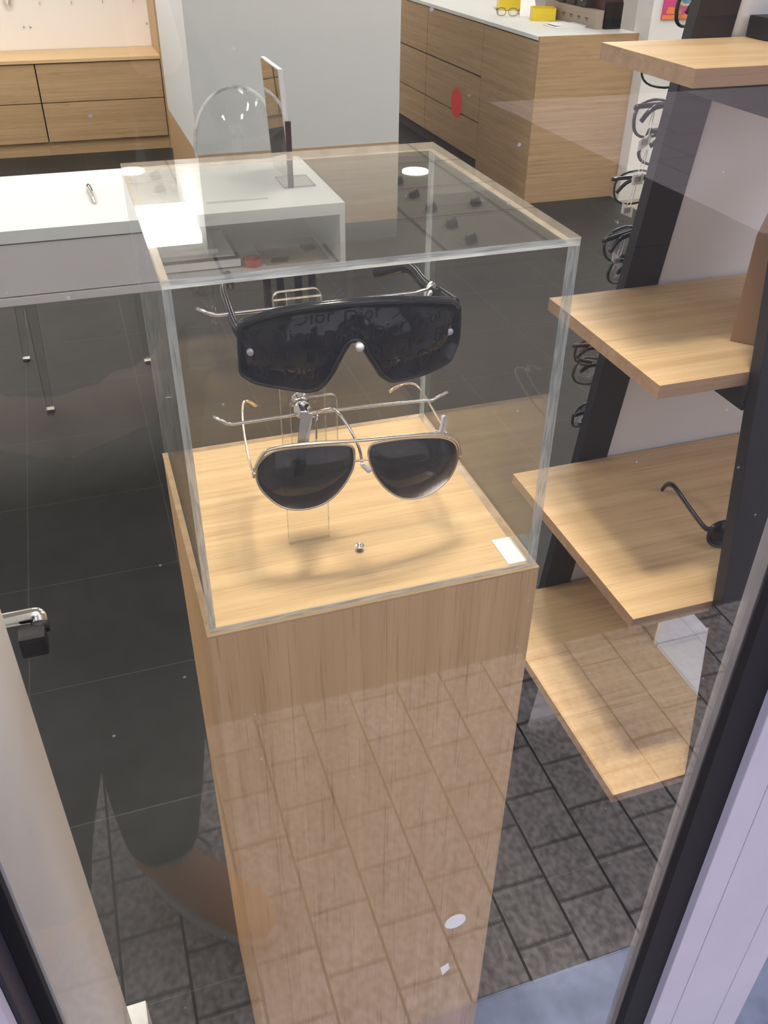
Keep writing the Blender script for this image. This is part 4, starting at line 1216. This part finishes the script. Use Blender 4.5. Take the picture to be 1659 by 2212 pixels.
# arms: raised to hold the phone up at chest height
hands = []
for s in (-1, 1):
    n0 = len(V)
    V += [(PX + s * 0.16, PY + 0.02, 1.40, 0.055, 0.055), (PX + s * 0.22, PY + 0.03, 1.30, 0.05, 0.05), (PX + s * 0.23, PY + 0.08, 1.15, 0.045, 0.045), (PX + 0.04 + s * 0.16, PY + 0.22, 1.26, 0.036, 0.036), (PX + 0.08 + s * 0.095, PY + 0.34, 1.40, 0.026, 0.026), (PX + 0.083 + s * 0.086, PY + 0.37, 1.445, 0.030, 0.018)]
    Ed += [(3, n0)] + [(n0 + i, n0 + i + 1) for i in range(5)]
    hands.append(n0 + 5)
body_v = list(V)
# legs of the body run down inside the trousers to the ankles
for s, (fx, fy) in ((-1, (-0.285, -0.60)), (1, (-0.095, -0.66))):
    n0 = len(V)
    kx, ky = (PX + s * 0.09 + fx) / 2, (PY + fy) / 2 + 0.05
    V += [(PX + s * 0.085, PY + 0.02, 0.84, 0.085, 0.09), (kx, ky, 0.47, 0.055, 0.06), (fx, fy - 0.02, 0.10, 0.038, 0.042), (fx, fy, 0.05, 0.035, 0.05)]
    Ed += [(0, n0)] + [(n0 + i, n0 + i + 1) for i in range(3)]
skinned('body', V, Ed, MAT['skin'], person)
# fingers round the phone
PH = CAM_POS - CF * 0.012 - CU * 0.045
for s, hi in zip((-1, 1), hands):
    hx, hy, hz = V[hi][:3]
    for k in range(4):
        base = Vector((hx, hy, hz)) + CU * (0.012 - 0.012 * k)
        tip = PH + CR * s * (0.036 - 0.002 * k) + CU * (0.03 - 0.020 * k) - CF * 0.012
        mid = (base + tip) / 2 + CR * s * 0.010 - CF * 0.004
        skinned('finger', [(*base, 0.0085, 0.0085), (*mid, 0.008, 0.008), (*tip, 0.0065, 0.0065)], [(0, 1), (1, 2)], MAT['skin'], person, sub=1)
    base = Vector((hx, hy, hz)) - CF * 0.010
    tip = PH + CR * s * 0.020 + CU * -0.02 - CF * 0.022
    skinned('thumb', [(*base, 0.010, 0.010), (*((base + tip) / 2 - CF * 0.008), 0.009, 0.009), (*tip, 0.0075, 0.0075)], [(0, 1), (1, 2)], MAT['skin'], person, sub=1)
J = [(PX, PY, 0.86, 0.20, 0.145), (PX, PY + 0.005, 1.0, 0.18, 0.14), (PX, PY + 0.01, 1.12, 0.17, 0.13), (PX, PY + 0.02, 1.29, 0.195, 0.14), (PX, PY + 0.035, 1.43, 0.145, 0.10), (PX + 0.005, PY + 0.045, 1.47, 0.075, 0.075)]
JE = [(i, i + 1) for i in range(5)]
for s in (-1, 1):
    n0 = len(J)
    J += [(PX + s * 0.17, PY + 0.02, 1.40, 0.068, 0.068), (PX + s * 0.23, PY + 0.03, 1.30, 0.064, 0.064), (PX + s * 0.24, PY + 0.08, 1.145, 0.058, 0.058), (PX + 0.04 + s * 0.165, PY + 0.22, 1.255, 0.048, 0.048), (PX + 0.075 + s * 0.105, PY + 0.315, 1.37, 0.040, 0.040)]
    JE += [(4, n0)] + [(n0 + i, n0 + i + 1) for i in range(4)]
skinned('jacket', J, JE, MAT['jacket'], person)
TRO = [(PX, PY + 0.01, 0.90, 0.18, 0.13)]
TE = []
for s, (fx, fy) in ((-1, (-0.285, -0.60)), (1, (-0.095, -0.66))):
    n0 = len(TRO)
    kx, ky = (PX + s * 0.10 + fx) / 2, (PY + fy) / 2 + 0.05
    TRO += [(PX + s * 0.095, PY + 0.02, 0.80, 0.15, 0.13), (kx + 0.3 * (PX - kx), ky, 0.50, 0.135, 0.115), (kx * 0.4 + fx * 0.6, ky * 0.4 + fy * 0.6, 0.30, 0.105, 0.095), (fx, fy - 0.02, 0.15, 0.072, 0.074), (fx, fy - 0.03, 0.045, 0.058, 0.062)]
    TE += [(0, n0)] + [(n0 + i, n0 + i + 1) for i in range(4)]
skinned('trousers', TRO, TE, MAT['trousers'], person)
# hair and face
b = B()
hc = Vector((PX + 0.02, PY + 0.085, 1.655))
b.lathe([(0.088, -0.03), (0.094, 0.02), (0.086, 0.07), (0.06, 0.10), (0.03, 0.113), (0.0, 0.117)], hc + Vector((0, -0.012, 0)), seg=24)
b.build('hair', MAT['hair'], person)
b = B(); b.tube([hc + Vector((0, 0.092, 0.0)), hc + Vector((0, 0.112, -0.03)), hc + Vector((0, 0.100, -0.036))], [0.008, 0.013, 0.009], 10); b.build('nose', MAT['skin'], person)
b = B(); b.tube([hc + Vector((-0.022, 0.088, -0.062)), hc + Vector((0, 0.096, -0.064)), hc + Vector((0.022, 0.088, -0.062))], [0.003, 0.006, 0.003], 8); b.build('mouth', plain('lips', (0.45, 0.18, 0.16), 0.5), person)
for s in (-1, 1):
    b = B(); b.lathe([(0.0, -0.011), (0.009, -0.006), (0.011, 0.0), (0.009, 0.006), (0.0, 0.011)], hc + Vector((s * 0.032, 0.083, 0.0)), seg=12); b.build('eye', MAT['paper'], person)
    b = B(); b.tube([hc + Vector((s * 0.088, 0.0, 0.02)), hc + Vector((s * 0.097, -0.01, 0.0)), hc + Vector((s * 0.088, 0.0, -0.03))], [0.008, 0.012, 0.006], 8); b.build('ear', MAT['skin'], person)

# shoes: soles, uppers, laces, toes turned towards the glass
for fx, fy, rz in ((-0.285, -0.60, 0.9), (-0.095, -0.66, -0.75)):
    def F(px, py, pz, fx=fx, fy=fy, rz=rz):
        return (fx + px * math.cos(rz) - py * math.sin(rz), fy + px * math.sin(rz) + py * math.cos(rz), pz)
    sole = []
    for k in range(28):
        a = 2 * math.pi * k / 28
        py = 0.085 + 0.145 * math.sin(a)
        w = 0.046 - 0.010 * max(0, -math.sin(a)) + 0.003 * math.sin(a)
        sole.append((w * math.cos(a), py))
    b = B(); b.prism([F(x, y, 0.002) for x, y in sole], (0, 0, 0.024)); sh = b.build('shoe', MAT['sole'], person)
    b = B()
    b.tube([F(0, -0.050, 0.050), F(0, -0.02, 0.065), F(0, 0.02, 0.070), F(0, 0.07, 0.060), F(0, 0.13, 0.045), F(0, 0.19, 0.038), F(0, 0.222, 0.032)], [0.028, 0.038, 0.042, 0.044, 0.046, 0.042, 0.018], 16, rz=[0.030, 0.045, 0.048, 0.040, 0.028, 0.022, 0.010])
    b.build('shoe_upper', MAT['tan'], sh)
    b = B()
    for k in range(5):
        y = 0.035 + 0.022 * k
        zz = 0.113 - 0.012 * k - 0.0008 * k * k
        b.tube([F(-0.024, y, zz - 0.010), F(0.0, y + 0.012 * (-1) ** k, zz), F(0.024, y, zz - 0.010)], 0.004, 6)
    b.tube(smooth_path([F(0.0, 0.03, 0.115), F(0.045, 0.02, 0.105), F(0.06, 0.05, 0.07), F(0.03, 0.06, 0.09)], 5), 0.004, 6)
    b.build('laces', MAT['lace'], sh)

# the phone the person holds up; the picture is taken from its lens
t = thing('phone', PH, 'dark phone held up to the window in both hands, mirrored above', 'phone')
b = B()


def Q(a, c_, e):
    return PH + CR * a + CU * c_ - CF * e


b.hexa([Q(-0.034, -0.085, 0.0), Q(0.034, -0.085, 0.0), Q(0.034, -0.085, 0.008), Q(-0.034, -0.085, 0.008), Q(-0.034, 0.055, 0.0), Q(0.034, 0.055, 0.0), Q(0.034, 0.055, 0.008), Q(-0.034, 0.055, 0.008)], bev=0.003)
b.build('case', MAT['phone'], t)
b = B(); b.hexa([Q(-0.031, -0.078, 0.0081), Q(0.031, -0.078, 0.0081), Q(0.031, -0.078, 0.0086), Q(-0.031, -0.078, 0.0086), Q(-0.031, 0.048, 0.0081), Q(0.031, 0.048, 0.0081), Q(0.031, 0.048, 0.0086), Q(-0.031, 0.048, 0.0086)]); b.build('screen', MAT['plastic'], t)
